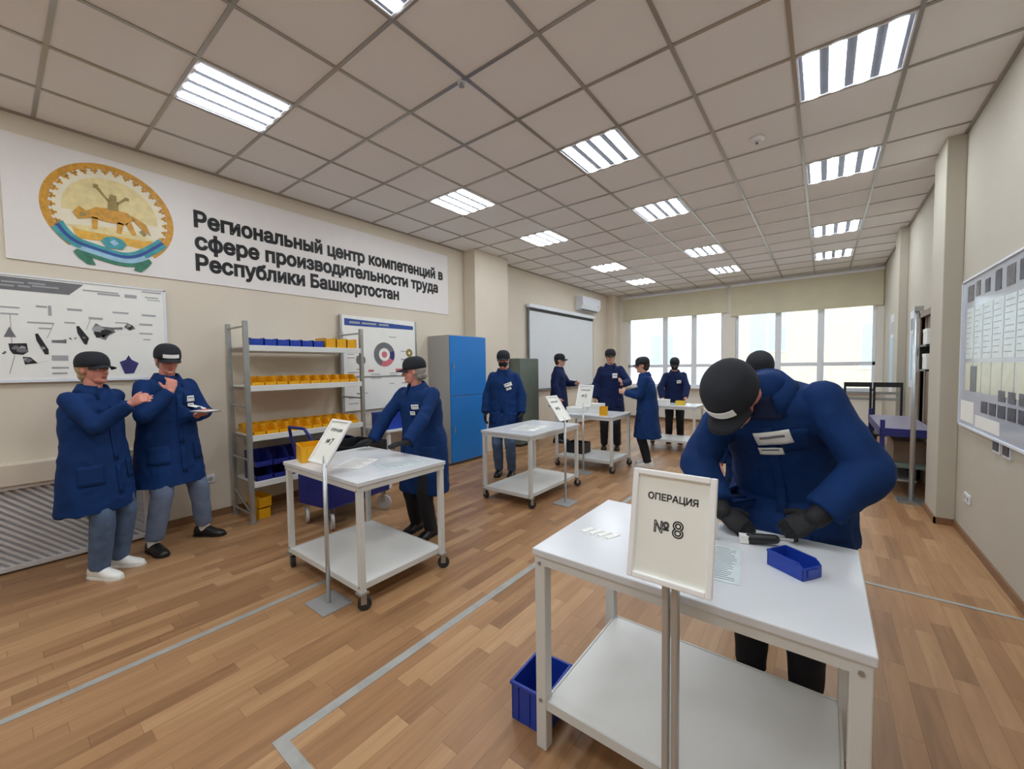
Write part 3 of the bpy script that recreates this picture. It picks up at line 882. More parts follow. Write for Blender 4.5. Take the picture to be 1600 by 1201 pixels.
def bin_mesh(w_, d, h, cut=.45, t=.004, lip=.35):
    """open-front picking bin; opening faces +x; origin bottom centre"""
    q = MB()
    a, b = d / 2, w_ / 2
    q.b2((-a, -b, 0), (a, b, t))
    q.b2((-a, -b, t), (-a + t, b, h))
    q.b2((a - t, -b, t), (a, b, h * lip))
    for s_ in (-1, 1):
        y0 = s_ * b
        q.poly([(-a, y0, t), (a, y0, t), (a, y0, h * lip), (a - d * cut * .5, y0, h * lip + .01), (a - d * cut, y0, h), (-a, y0, h)], t, (0, -s_, 0))
        q.b2((-a, y0 - .003 * (s_ < 0) , h - .008), (a - d * cut, y0 + .003 * (s_ > 0), h))
    q.b2((a, -b * .55, h * lip * .3), (a + .004, b * .55, h * lip * .85))     # label holder
    return q
nth = ('first', 'second', 'third', 'fourth', 'fifth', 'sixth', 'seventh', 'eighth', 'ninth', 'tenth')
yb = bin_mesh(.105, .19, .09).mesh('yellow_bin', MT['yellow'])
bb = bin_mesh(.15, .28, .14).mesh('blue_bin', MT['navyplastic'])
bt = bin_mesh(.115, .20, .075, cut=.1, lip=.9).mesh('blue_tray', MT['blueplastic'])
def put(me, name, loc, rz, label, cat, group, tilt=0.0):
    o = bpy.data.objects.new(name, me); C.objects.link(o)
    o.location = loc; o.rotation_euler = (0, tilt, rz)
    return tag(o, label, cat, group)
for k in range(6):
    put(bt, 'storage_tray', (-4.53, 1.635 + k * .123, 1.746), 0, 'shallow blue tray on the top rack shelf, %s from the left' % nth[k], 'tray', 'blue trays on the top shelf')
yt = bin_mesh(.12, .24, .11, cut=.12, lip=.9).mesh('yellow_tray', MT['yellow'])
for k in range(3):
    put(yt, 'storage_bin', (-4.54, 2.385 + k * .128, 1.746), 0, 'yellow bin at the right end of the top rack shelf, %s of three' % nth[k], 'bin', 'yellow bins on the top shelf')
for k in range(10):
    put(yb, 'storage_bin', (-4.51, 1.625 + k * .114, 1.351), random.uniform(-.05, .05), 'yellow open-front bin on the second shelf, %s from the left' % nth[k], 'bin', 'yellow bins on the second shelf')
for row, xx in (('front', -4.51), ('back', -4.73)):
    for k in range(10):
        put(yb, 'storage_bin', (xx, 1.625 + k * .114, .861), random.uniform(-.05, .05), 'yellow open-front bin on the third shelf, %s in the %s row' % (nth[k], row), 'bin', 'yellow bins on the third shelf')
for k in range(7):
    put(bb, 'storage_bin', (-4.56, 1.65 + k * .163, .401), random.uniform(-.03, .03), 'dark blue deep bin on the lowest rack shelf, %s from the left' % nth[k], 'bin', 'blue bins on the lowest shelf')
for k in range(7):
    put(bb, 'storage_bin', (-4.56, 1.65 + k * .163, .542), random.uniform(-.03, .03), 'dark blue deep bin stacked upon the lowest shelf row, %s from the left' % nth[k], 'bin', 'blue bins on the lowest shelf')
put(yt, 'storage_bin', (-4.60, 1.66, .0), .0, 'yellow bin on the floor beneath the rack, at its left end', 'bin', 'yellow bins under the rack')
put(yt, 'storage_bin', (-4.60, 1.66, .112), .1, 'yellow bin stacked under the rack, upper one at the left end', 'bin', 'yellow bins under the rack')
# ---- loose bins on the tables
o = put(bin_mesh(.20, .17, .13, cut=.15, lip=.9).mesh('yellow_box', MT['yellow']), 'storage_bin', (-3.10, 1.50, .811), -.25, 'bright yellow bin on the table corner beside the number 7 sign', 'bin', None)
put(bin_mesh(.11, .13, .12, cut=.15, lip=.9).mesh('orange_box', MT['yellow']), 'storage_bin', (-2.47, 5.33, .801), -1.2, 'small orange bin on the middle-distance table edge', 'bin', None)
put(bin_mesh(.13, .14, .07, cut=.15, lip=.9).mesh('lemon_box', MT['yellow2']), 'storage_bin', (-1.98, 7.40, .801), .0, 'pale yellow bin on the farthest trolley table', 'bin', None)
q = bin_mesh(.085, .125, .055, cut=.15, lip=.72)
put(q.mesh('small_blue_bin', MT['blueplastic']), 'storage_bin', (-.070, 1.635, .801), math.radians(-34), 'small bright blue open-front bin on the foreground table', 'bin', None)

# big blue floor bin left of the foreground table
o = empty('storage_crate', (-.955, 1.425, 0), math.radians(3))
q = MB()
a, b, h, t = .085, .11, .165, .005
q.b2((-a, -b, 0), (a, b, t)); q.b2((-a, -b, t), (-a + t, b, h)); q.b2((a - t, -b, t), (a, b, h)); q.b2((-a, -b, t), (a, -b + t, h)); q.b2((-a, b - t, t), (a, b, h))
q.build('crate_body', 'blueplastic', o)
q = MB()
q.b2((-a - .006, -b - .006, h - .014), (a + .006, -b, h)).b2((-a - .006, b, h - .014), (a + .006, b + .006, h)).b2((-a - .006, -b, h - .014), (-a, b, h)).b2((a, -b, h - .014), (a + .006, b, h))
q.build('rim', 'blueplastic', o, bevel=.002)
q = MB()
for k in (-.055, 0, .055): q.b2((-.006 + k, -b - .005, .01), (.006 + k, -b, h - .014))
for k in (-.07, 0, .07): q.b2((-a - .005, k - .006, .01), (-a, k + .006, h - .014))
q.build('rib', 'blueplastic', o)
tag(o, 'blue plastic crate on the floor by the left leg of the foreground table', 'crate')

# ---------------------------------------------------------------- cabinets
cb = empty('storage_cabinet', (-4.69, 4.71, 0))
MB().b2((-.25, -.46, .04), (.22, .36, 2.0)).build('cabinet_body', 'cabinetgrey', cb, bevel=.004)
MB().b2((-.22, -.42, 0), (.18, .32, .04)).build('plinth', 'greyink', cb)
for z0, z1 in ((.05, 1.06), (1.07, 1.99)):
    d_ = MB().b2((.22, -.455, z0), (.24, .355, z1)).build('door', 'cabinetblue', cb, bevel=.004)
    MB().b2((.24, -.40, (z0 + z1) / 2 - .05), (.252, -.385, (z0 + z1) / 2 + .05)).build('handle', 'steel', d_)
tag(cb, 'tall cabinet with bright blue doors and grey side panel', 'cabinet')
cb = empty('storage_cabinet', (-4.69, 6.32, 0))
MB().b2((-.25, -.30, .04), (.22, .32, 1.66)).build('cabinet_body', 'cabinetgreen', cb, bevel=.004)
d_ = MB().b2((.22, -.295, .05), (.235, .315, 1.65)).build('door', 'cabinetgreen', cb, bevel=.003)
MB().b2((.235, .25, .8), (.25, .265, .95)).build('handle', 'steel', d_)
MB().b2((-.22, -.27, 0), (.18, .28, .04)).build('plinth', 'black', cb)
tag(cb, 'lower dark grey-green cabinet beyond the wall column', 'cabinet')

# ---------------------------------------------------------------- projection screen, AC unit
o = empty('projection_screen', (XL + .004, 8.42, 0))
MB().b2((.03, -1.52, 2.74), (.11, 1.53, 2.82)).build('screen_case', 'pvc', o, bevel=.008)
MB().b2((.055, -1.46, 1.02), (.062, 1.46, 2.75)).build('screen_fabric', 'screen', o)
MB().b2((.050, -1.50, 1.02), (.0535, 1.50, 2.75)).build('black_border', 'greyink', o)
MB().b2((.045, -1.50, .98), (.072, 1.50, 1.025)).build('bottom_bar', 'greyink', o)
MB().b2((.0635, -1.46, 2.68), (.066, 1.46, 2.745)).build('black_header', 'black', o)
for s_ in (-1, 1): MB().b2((0, s_ * 1.48 - .02, 2.76), (.04, s_ * 1.48 + .02, 2.80)).build('wall_bracket', 'steel', o)
tag(o, 'large white pull-down projection screen on the left wall', 'projection screen')
o = empty('air_conditioner', (XL, 9.55, 3.08))
q = MB()
q.loft([[Vector((0, y, -.17)), Vector((.16, y, -.15)), Vector((.22, y, -.05)), Vector((.22, y, .16)), Vector((0, y, .18))] for y in (-.5, .5)])
q.build('housing', 'pvc', o, bevel=.012)
MB().b2((.10, -.42, -.168), (.17, .42, -.14)).build('air_outlet', 'greyink', o)
MB().b2((.222, .30, -.04), (.224, .40, -.02)).build('display', 'lightink', o)
tag(o, 'white split air conditioner high on the left wall past the screen', 'air conditioner')

# ---------------------------------------------------------------- information board behind the rack
ib = empty('information_board', (XL, 3.38, 0))
def wi(y, z, d=0.0): return Vector((.05 + d, y - 3.38, z))
MB().b2((.02, -.60, .95), (.05, .60, 2.20)).build('panel', 'paper', ib, bevel=.002)
MB().b2((.02, -.61, .94), (.055, -.585, 2.20)).b2((.02, .585, .94), (.055, .61, 2.20)).b2((.02, -.61, 1.385), (.056, .61, 1.405)).build('frame', 'steel', ib)
MB().poly([wi(2.83, 2.16), wi(2.83, 2.07), wi(3.93, 2.075), wi(3.93, 2.13)], .002, (1, 0, 0)).build('header', 'navyprint', ib)
q = MB()
for a, b in ((2.9, 3.05), (3.08, 3.3), (3.34, 3.5)): q.b2(wi(a, 2.10, .002), wi(b, 2.125, .003))
q.build('header_text', 'lightink', ib)
def donut(cy, cz, r0, r1, a0, a1, m, name, d=.0):
    q = MB(); n = 18
    for k in range(n):
        t0 = R_(a0 + (a1 - a0) * k / n); t1 = R_(a0 + (a1 - a0) * (k + 1) / n)
        P = lambda r, t: wi(cy + r * math.cos(t), cz + r * math.sin(t), d)
        q.poly([P(r0, t0), P(r1, t0), P(r1, t1), P(r0, t1)], .002, (1, 0, 0))
    q.build(name, m, ib)
donut(3.42, 1.70, .09, .17, 20, 250, 'greyink', 'diagram_ring')
donut(3.42, 1.70, .09, .17, 250, 330, 'redprint', 'diagram_ring')
donut(3.42, 1.70, .09, .17, 330, 380, 'purpleink', 'diagram_ring')
donut(3.42, 1.70, .0, .045, 0, 360, 'redprint', 'diagram_ring')
donut(3.05, 1.62, .0, .07, 0, 360, 'greyink', 'diagram_ring')
donut(3.85, 1.73, .02, .06, 0, 360, 'olive', 'diagram_ring')
q = MB()
random.seed(11)
for k in range(34):
    y0 = random.choice((2.86, 2.98, 3.2, 3.5, 3.7, 3.82)); z = random.uniform(.98, 1.98)
    if 1.5 < z < 1.92 and 3.1 < y0 < 3.65: continue
    q.b2(wi(y0, z), wi(min(3.95, y0 + random.uniform(.06, .16)), z + .012, .0015))
q.build('text_lines', 'lightink', ib)
MB().b2(wi(3.60, 1.45), wi(3.72, 1.50, .002)).b2(wi(3.16, 1.46), wi(3.24, 1.49, .002)).build('caption', 'redprint', ib)
tag(ib, 'white information board with blue header and circular diagram behind the rack', 'information board')

# small table with blue crate behind the standing woman
o = empty('side_table', (-4.55, 3.42, 0))
MB().b2((-.33, -.42, .70), (.27, .42, .73)).build('tabletop', 'tablemetal', o, bevel=.004)
for sx_ in (-.28, .22):
    for sy_ in (-.37, .37):
        MB().b2((sx_ - .02, sy_ - .02, 0), (sx_ + .02, sy_ + .02, .70)).build('leg', 'tablemetal', o)
tag(o, 'small grey side table under the information board', 'table')
o = empty('storage_crate', (-4.50, 3.30, .73))
q = MB()
a, b, h, t = .17, .26, .20, .006
q.b2((-a, -b, 0), (a, b, t)); q.b2((-a, -b, t), (-a + t, b, h)); q.b2((a - t, -b, t), (a, b, h)); q.b2((-a, -b, t), (a, -b + t, h)); q.b2((-a, b - t, t), (a, b, h))
q.build('crate_body', 'blueplastic', o)
MB().b2((a, -b, h - .02), (a + .006, b, h)).b2((-a, -b - .006, h - .02), (a, -b, h)).build('rim', 'blueplastic', o)
tag(o, 'blue crate on the side table under the information board', 'crate')

# ---------------------------------------------------------------- blue push cart
ct_ = empty('push_cart', (-3.87, 2.20, 0), math.radians(8))
q = MB()
a, b = .24, .36
q.b2((-a, -b, .20), (a, b, .22)); q.b2((-a, -b, .22), (-a + .012, b, .52)); q.b2((a - .012, -b, .22), (a, b, .52)); q.b2((-a, -b, .22), (a, -b + .012, .52)); q.b2((-a, b - .012, .22), (a, b, .52))
q.build('cart_body', 'navyplastic', ct_, bevel=.006)
q = MB()
q.b2((-a - .012, -b - .012, .50), (a + .012, -b, .53)).b2((-a - .012, b, .50), (a + .012, b + .012, .53)).b2((a, -b, .50), (a + .012, b, .53)).b2((-a - .012, -b, .50), (-a, b, .53))
q.build('rim', 'benchblue', ct_)
q = MB()
q.tube([(-a + .04, -b, .5), (-a + .02, -b - .07, .88), (-a + .05, -b - .10, .96), (a - .2, -b - .10, .96), (a - .16, -b - .07, .88), (a - .1, -b, .5)], .014)
q.build('handle', 'navyplastic', ct_, smooth=True)
for sx_ in (-1, 1):
    for sy_ in (-1, 1):
        caster(ct_, sx_ * (a - .05), sy_ * (b - .05), 'whitewheel', r=.075, rot=.5 * sy_, top=.20)
tag(ct_, 'dark blue push cart with pale wheels and loop handle near the rack', 'cart')
o = empty('storage_crate', (-3.85, 2.28, .531), math.radians(8))
MB().b2((-.22, -.25, 0), (.22, .25, .006)).b2((-.22, -.25, 0), (-.21, .25, .22)).b2((.21, -.25, 0), (.22, .25, .22)).b2((-.22, -.25, 0), (.22, -.24, .22)).b2((-.22, .24, 0), (.22, .25, .22)).build('crate_body', 'black', o)
MB().b2((.22, -.22, .19), (.227, .22, .215)).build('rim', 'black', o)
tag(o, 'black open crate riding on the dark blue push cart', 'crate')
o = empty('storage_crate', (-3.02, 5.72, 0))
MB().b2((-.15, -.12, 0), (.15, .12, .006)).b2((-.15, -.12, 0), (-.142, .12, .16)).b2((.142, -.12, 0), (.15, .12, .16)).b2((-.15, -.12, 0), (.15, -.112, .16)).b2((-.15, .112, 0), (.15, .12, .16)).build('crate_body', 'black', o)
MB().b2((-.155, -.126, .14), (.155, -.12, .16)).build('rim', 'black', o)
o.location = (-3.0, 5.55, .171)
tag(o, 'black crate on the lower shelf of the middle-distance table', 'crate')

# ---------------------------------------------------------------- things on tables
def sheet(name, loc, rz, sx, sy, label, m='paper', lines=True, z=.8):
    o = empty(name, (loc[0], loc[1], z), rz)
    p = MB().b2((-sx / 2, -sy / 2, .0005), (sx / 2, sy / 2, .0018)).build('sheet', m, o)
    if lines:
        q = MB()
        k = sy / 2 - .02
        while k > -sy / 2 + .015:
            q.b2((-sx / 2 + .012, k, .0018), (sx / 2 - random.uniform(.012, sx * .4), k + .003, .0022))
            k -= .014
        q.build('printed_lines', 'greyink', o)
    tag(o, label, 'paper')
    return o
sheet('instruction_sheet', (-.265, 1.56), .12, .10, .29, 'printed sheet on the foreground table right of the number 8 sign', m='sheet')
sheet('paper_sheet', (-2.70, 1.62), .5, .21, .297, 'white paper sheet on the table behind the number 7 sign', z=.81)
sheet('paper_sheet', (-2.42, 1.80), -.2, .21, .297, 'pale sheet under the leaning woman\'s gloved hand', m='sheet', z=.81)
sheet('paper_sheet', (-2.72, 3.85), .2, .30, .42, 'white sheet on the third trolley table', z=.785)
for k in range(4):
    o = empty('paper_slip', (-.79 + k * .037, 1.535 + .0 * k, .8), -.35)
    MB().b2((-.013, -.038, .0004), (.013, .038, .0016)).build('slip', 'paper', o)
    MB().b2((-.009, -.03, .0016), (.009, -.026, .002)).build('printed_line', 'greyink', o)
    tag(o, 'small white paper slip on the foreground table, %s from the left' % nth[k], 'paper', 'paper slips on the foreground table')
o = empty('bottle', (-.345, 1.76, .8))
X_, Y_ = Vector((1, 0, 0)), Vector((0, 1, 0))
MB().ell_loft([((0, 0, z), r, r, X_, Y_) for z, r in ((0, .020), (.004, .022), (.07, .022), (.085, .016), (.09, .009), (.10, .009))], 20).build('bottle_body', 'paper', o, smooth=True)
MB().cyl((0, 0, .10), (0, 0, .115), .011).build('cap', 'pvc', o)
tag(o, 'small white bottle just right of the number 8 sign', 'bottle')
# boxes on the middle-distance table
for loc, d, lab in (((-3.0, 5.52, .8), (.26, .2, .07), 'flat white box at the left end of the middle-distance table'), ((-2.72, 5.62, .8), (.18, .2, .13), 'taller white carton on the middle-distance table')):
    o = empty('carton', loc)
    MB().b2((-d[0] / 2, -d[1] / 2, 0), (d[0] / 2, d[1] / 2, d[2])).build('box_body', 'paper', o, bevel=.003)
    MB().b2((-d[0] / 2 - .002, -d[1] / 2 - .002, d[2] * .7), (d[0] / 2 + .002, d[1] / 2 + .002, d[2] + .003)).build('lid', 'papercream', o)
    tag(o, lab, 'box')
o = empty('carton', (-2.28, 7.32, .8))
MB().b2((-.12, -.1, 0), (.12, .1, .09)).build('box_body', 'paper', o, bevel=.003)
MB().b2((-.122, -.102, .065), (.122, .102, .093)).build('lid', 'papercream', o)
tag(o, 'white box on the farthest trolley table', 'box')

# ---------------------------------------------------------------- workbench and chairs by the right wall
wb = empty('workbench', (.72, 6.85, 0))
MB().b2((-.20, -.75, .735), (.24, .75, .765)).build('worktop', 'benchtop', wb, bevel=.003)
MB().b2((-.205, -.76, .68), (.24, -.74, .765)).b2((-.21, -.76, .68), (-.20, .75, .765)).build('apron', 'benchblue', wb)
for sx_ in (-.185, .215):
    for sy_ in (-.73, .73):
        MB().b2((sx_ - .02, sy_ - .02, 0), (sx_ + .02, sy_ + .02, .735 + (.12 if (sx_ < 0) else 0))).build('leg', 'benchblue', wb)
MB().b2((-.19, -.72, .33), (.22, .72, .36)).build('lower_shelf', 'greenbox', wb)
MB().b2((-.19, -.72, .18), (.1, .72, .2)).build('bottom_shelf', 'steel', wb)
tag(wb, 'blue-framed workbench with grey top against the right wall', 'workbench')
o = empty('box', (.78, 6.6, .36))
MB().b2((-.13, -.3, 0), (.13, .3, .24)).build('box_body', 'brown', o, bevel=.004)
MB().b2((-.135, -.305, .2), (.135, .305, .245)).build('lid', 'brown', o)
tag(o, 'brown carton on the lower shelf of the right workbench', 'box')
o = empty('steel_post', (.80, 6.12 - .25, 0))
MB().cyl((0, 0, .02), (0, 0, 2.05), .022).build('upright', 'brushed', o, smooth=True)
MB().b2((-.12, -.12, 0), (.12, .12, .02)).build('base_plate', 'steel', o)
MB().b2((-.02, -.03, 2.03), (.05, .03, 2.08)).build('head_bracket', 'steel', o)
o.location = (.765, 5.98, 0)
tag(o, 'tall bare metal post standing in front of the right workbench', 'post')
def chair(loc, rz, label):
    r = empty('office_chair', loc, rz)
    MB().b2((-.22, -.22, .44), (.22, .22, .50)).build('seat', 'blackfab', r, bevel=.02)
    q = MB()
    rings = []
    for z, yb_ in ((.66, .22), (.80, .235), (.98, .26)):
        rings.append([Vector((-.20, yb_, z)), Vector((.20, yb_, z)), Vector((.20, yb_ + .035, z)), Vector((-.20, yb_ + .035, z))])
    q.loft(rings)
    q.build('backrest', 'blackfab', r, bevel=.015)
    for sx_ in (-.2, .2):
        MB().tube([(sx_, .2, 0), (sx_, .22, .5), (sx_, .265, .95)], .011).build('back_leg', 'black', r)
        MB().tube([(sx_, -.2, 0), (sx_, -.2, .45)], .011).build('front_leg', 'black', r)
    tag(r, label, 'chair', 'black office chairs')
chair((.08, 7.05, 0), 0, 'black upholstered chair just behind the bent person\'s shoulder')
def rackchair(loc, label):
    r = empty('slatted_chair', loc, 0)
    MB().b2((-.16, -.18, .44), (.16, .2, .47)).build('seat', 'black', r, bevel=.01)
    for s_ in (-.15, .15):
        MB().b2((s_ - .014, .18, 0), (s_ + .014, .21, 1.20)).build('back_leg', 'black', r)
        MB().b2((s_ - .014, -.17, 0), (s_ + .014, -.14, .45)).build('front_leg', 'black', r)
    MB().b2((-.16, .185, 1.13), (.16, .215, 1.20)).build('top_rail', 'black', r)
    MB().b2((-.14, .19, 1.02), (.14, .21, 1.06)).b2((-.14, .19, .93), (.14, .21, .97)).build('back_slat', 'steel', r)
    tag(r, label, 'chair', 'black slatted chairs')
rackchair((.42, 7.95, 0), 'black slatted-back chair beyond the workbench, left one')
rackchair((.76, 7.95, 0), 'black slatted-back chair beyond the workbench, right one')
# wall shelf with white boxes by the door
o = empty('wall_shelf', (XR, 6.1, 1.40))
MB().b2((-.14, -.2, 0), (0, .17, .02)).b2((-.14, -.2, .26), (0, .17, .28)).b2((-.14, .15, 0), (0, .17, .28)).build('shelf_body', 'black', o)
tag(o, 'small black wall shelf holding white boxes beside the brown door', 'shelf')
for zz, lab in ((1.421, 'white box on the lower board of the wall shelf'), (1.681, 'white box on the upper board of the wall shelf')):
    o = empty('carton', (XR - .075, 6.05, zz))
    MB().b2((-.055, -.12, 0), (.055, .09, .16)).build('box_body', 'paper', o, bevel=.003)
    MB().b2((-.057, -.122, .13), (.057, .092, .163)).build('lid', 'papercream', o)
    tag(o, lab, 'box')
# pale panels on the right wall; the one by the window paints in reflections
for yy, z0, z1, lab in ((9.9, .95, 2.35, 'tall pale blue panel painted as a reflection, nearest the right window'), (7.75, 1.15, 2.2, 'narrow pale poster between the door and far column')):
    o = empty('wall_panel', (XR, yy, z0))
    MB().b2((-.01, -.35, 0), (0, .25, z1 - z0)).build('sheet', 'panelsheet', o)
    MB().b2((-.0125, -.28, (z1 - z0) * .75), (-.01, .18, (z1 - z0) * .9)).build('picture', 'photo2', o)
    MB().b2((-.0125, -.2, .1), (-.01, .1, (z1 - z0) * .7)).build('blue_band', 'paleblueprint', o)
    tag(o, lab, 'poster')

# ================================================================ people
def remesh(q, voxel, smooth_it, name, m, parent=None, post=None, shrink=0.0, smooth_f=.5):
    me = q.mesh(name, m, True)
    t = bpy.data.objects.new('tmp_remesh', me)
    C.objects.link(t)
    md = t.modifiers.new('r', 'REMESH'); md.mode = 'VOXEL'; md.voxel_size = voxel; md.use_smooth_shade = True
    if smooth_it:
        s_ = t.modifiers.new('s', 'SMOOTH'); s_.factor = smooth_f; s_.iterations = smooth_it
    dg = bpy.context.evaluated_depsgraph_get(); dg.update()
    me2 = bpy.data.meshes.new_from_object(t.evaluated_get(dg))
    bpy.data.objects.remove(t)
    me2.name = name
    if not me2.materials:
        me2.materials.append(m)
    for p in me2.polygons: p.use_smooth = True
    if post:
        ns = [v.normal.copy() for v in me2.vertices]
        for v, n in zip(me2.vertices, ns):
            v.co += n * post(v.co)
    o = bpy.data.objects.new(name, me2); C.objects.link(o)
    if parent is not None: o.parent = parent
    return o

def ik(a, c, l1, l2, pole):
    a = Vector(a); c = Vector(c); pole = Vector(pole)
    d = c - a; L = d.length
    if L > (l1 + l2) * .995:
        c = a + d * ((l1 + l2) * .995 / L); d = c - a; L = d.length
    if L < abs(l1 - l2) + .02:
        L = abs(l1 - l2) + .02
    u = d.normalized()
    x = (l1 * l1 - l2 * l2 + L * L) / (2 * L)
    h = math.sqrt(max(0, l1 * l1 - x * x))
    pp = pole - u * pole.dot(u)
    pp = pp.normalized() if pp.length > 1e-5 else Vector((0, 0, -1))
    return a + u * x + pp * h, c

def add_hand(q, wrist, d, n, side, curl, s, fat=0.0):
    """side: +1 right hand, -1 left hand. n = back-of-hand normal"""
    d = d.normalized(); n = (n - d * n.dot(d)).normalized()
    t = n.cross(d) * side
    P = lambda a, b, c: wrist + d * a * s + t * b * s + n * c * s
    q.ell_loft([(P(-.01, 0, 0), (.026 + fat) * s, (.019 + fat) * s, t, n), (P(.02, .002, 0), (.033 + fat) * s, (.016 + fat) * s, t, n), (P(.06, .0, 0), (.041 + fat) * s, (.014 + fat) * s, t, n), (P(.088, 0, 0), (.038 + fat) * s, (.011 + fat) * s, t, n)], 14)
    for k, (b, L_) in enumerate(((.030, .070), (.010, .078), (-.010, .073), (-.029, .058))):
        base = P(.082, b, 0); ang = R_(curl[0] + 3 * k)
        p = base; r = .0088 + fat * .6
        rotax = t * side
        dirv = d.copy()
        for seg, f in enumerate((.45, .32, .25)):
            ang_s = ang if seg else ang * .8
            Rm = Matrix.Rotation(-ang_s * 1.0, 3, t)
            # bend toward the palm (-n)
            nd = (dirv * math.cos(ang_s) - (dirv.cross(t) * -1 if False else Vector()) )
            c_ = Rm @ dirv; c2_ = Matrix.Rotation(ang_s, 3, t) @ dirv
            dirv = c_ if c_.dot(n) < c2_.dot(n) else c2_
            if seg and ang_s > .01:
                pass
            e = p + dirv * L_ * f * s
            q.capsule(p, e, r * s, (r - .0008) * s, 10)
            p = e; r -= .0008
    a = P(.018, .026, -.004); dv = (d * .62 + t * .68 - n * .35).normalized()
    b_ = a + dv * .042 * s
    q.capsule(a, b_, (.0135 + fat * .6) * s, (.0105 + fat * .6) * s, 10)
    dv = (dv + d * .7 - n * (.15 + curl[0] / 90)).normalized()
    q.capsule(b_, b_ + dv * .032 * s, (.0105 + fat * .6) * s, (.0085 + fat * .6) * s, 10)

def person(label, pos, facing, H=1.68, lean=(3, 6), lat=(0, 0), hipshift=(0, 0), pel=.93, head=(0, 0, 0), headvec=None, feet=None, wr=(None, None), pole=((.5, -.6, -.4), (-.5, -.6, -.4)),
           handdir=(None, None), handn=(None, None), curl=((18,), (18,)), gloves=(False, False), hem=.56, coatm='coat', pants='pantsdark', shoes='shoe', hair='darkhair', net=False, skin='skin',
           width=1.0, capm='capfab', cap=True, caplogo=False, badges=((.10, 1.30, .085, .045),), mask=False, fine=.009, foothead=(0, 0), sleeve_r=1.0, twist=0.0, lining=False, collar=True, seed=0, skirt=1.0, socks=False, shl=(0, 0), capsize=1.0, cuffback=.0, neckfwd=0.0, napehair=False):
    s = H / 1.70
    fx, fy = facing
    ang = math.atan2(-fx, fy)
    Rz = Matrix.Rotation(ang, 3, 'Z'); Ri = Rz.transposed()
    def L(p):            # world -> local
        return Ri @ (Vector(p) - Vector((pos[0], pos[1], 0)))
    X, Y, Z = Vector((1, 0, 0)), Vector((0, 1, 0)), Vector((0, 0, 1))
    def updir(a, b):
        return (Z * math.cos(R_(a)) * math.cos(R_(b)) + Y * math.sin(R_(a)) + X * math.sin(R_(b)) * math.cos(R_(a))).normalized()
    Pv = Vector((hipshift[0], hipshift[1], pel * s))
    u1 = updir(lean[0], lat[0]); u2 = updir(lean[1], lat[1])
    Ch = Pv + u1 * .25 * s
    Nk = Ch + u2 * .27 * s
    def frame(u, tw=0.0):
        Xx = (Matrix.Rotation(R_(tw), 3, 'Z') @ X)
        xx = (Xx - u * Xx.dot(u)).normalized()
        return xx, u.cross(xx)
    x1, y1 = frame(u1, twist * .5); x2, y2 = frame(u2, twist)
    # head
    hu = headvec if headvec is not None else (u2 * .5 + Z * .5 + Y * (.12 + neckfwd)).normalized()
    hu = Vector(hu).normalized()
    HCn = Nk + hu * .150 * s
    HR = Matrix.Rotation(R_(head[0]), 3, 'Z') @ Matrix.Rotation(R_(head[1]), 3, 'X') @ Matrix.Rotation(R_(head[2]), 3, 'Y')
    hp = lambda a, b, c: HCn + HR @ (Vector((a, b, c)) * s)
    # shoulders and arms
    sw = .175 * s * width
    shs = [Nk - u2 * .055 * s + x2 * sw + u2 * shl[0] * s, Nk - u2 * .055 * s - x2 * sw + u2 * shl[1] * s]
    l1, l2 = .285 * s, .255 * s
    arms = []
    for i, sd in enumerate((1, -1)):
        tgt = L(wr[i]) if wr[i] is not None else shs[i] + Vector((sd * .08 * s, .06 * s, -.52 * s))
        el, wv = ik(shs[i], tgt, l1, l2, pole[i])
        arms.append((shs[i], el, wv))
    # feet
    ft = []
    for i, sd in enumerate((1, -1)):
        if feet is not None: f = L((feet[i][0], feet[i][1], 0))
        else: f = Vector((sd * .11 * s, 0, 0))
        ft.append(f)
    legs = []
    for i, sd in enumerate((1, -1)):
        hip = Pv + X * sd * .092 * s - Z * .05 * s
        ank = ft[i] + Z * .085 * s
        kn, ank2 = ik(hip, ank, .415 * s, .405 * s, Y)
        legs.append((hip, kn, ank))
    # ---------------- body (one continuous surface)
    q = MB()
    q.ell_loft([(Pv - Z * .10 * s, .10 * s, .08 * s, X, Y), (Pv, .15 * s, .10 * s, x1, y1), (Pv + u1 * .13 * s, .125 * s, .09 * s, x1, y1), (Ch, .145 * s, .10 * s, x1, y1), (Ch + u2 * .12 * s, .16 * s, .10 * s, x2, y2), (Nk - u2 * .045 * s, .13 * s, .07 * s, x2, y2), (Nk, .06 * s, .055 * s, x2, y2)], 20)
    q.capsule(Nk - hu * .03 * s, HCn - hu * .06 * s - Y * .0, .056 * s, .052 * s)
    q.ell(hp(0, -.012, .030), (.074 * s, .093 * s, .090 * s), HR)
    q.ell(hp(0, .022, -.025), (.060 * s, .070 * s, .082 * s), HR)
    q.ell(hp(0, .045, -.078), (.042 * s, .042 * s, .034 * s), HR)
    q.ell(hp(0, .082, -.092), (.018 * s, .014 * s, .015 * s), HR)
    q.capsule(hp(0, .085, .012), hp(0, .108, -.026), .007 * s, .012 * s, 10)
    q.capsule(hp(-.011, .094, -.033), hp(.011, .094, -.033), .008 * s, .008 * s, 8)
    q.capsule(hp(-.036, .070, .022), hp(.036, .070, .022), .012 * s, .012 * s, 8)
    for sd in (1, -1):
        q.ell(hp(sd * .036, .058, -.028), (.018 * s, .016 * s, .014 * s), HR)
        q.ell(hp(sd * .072, -.004, -.008), (.010 * s, .020 * s, .031 * s), HR)
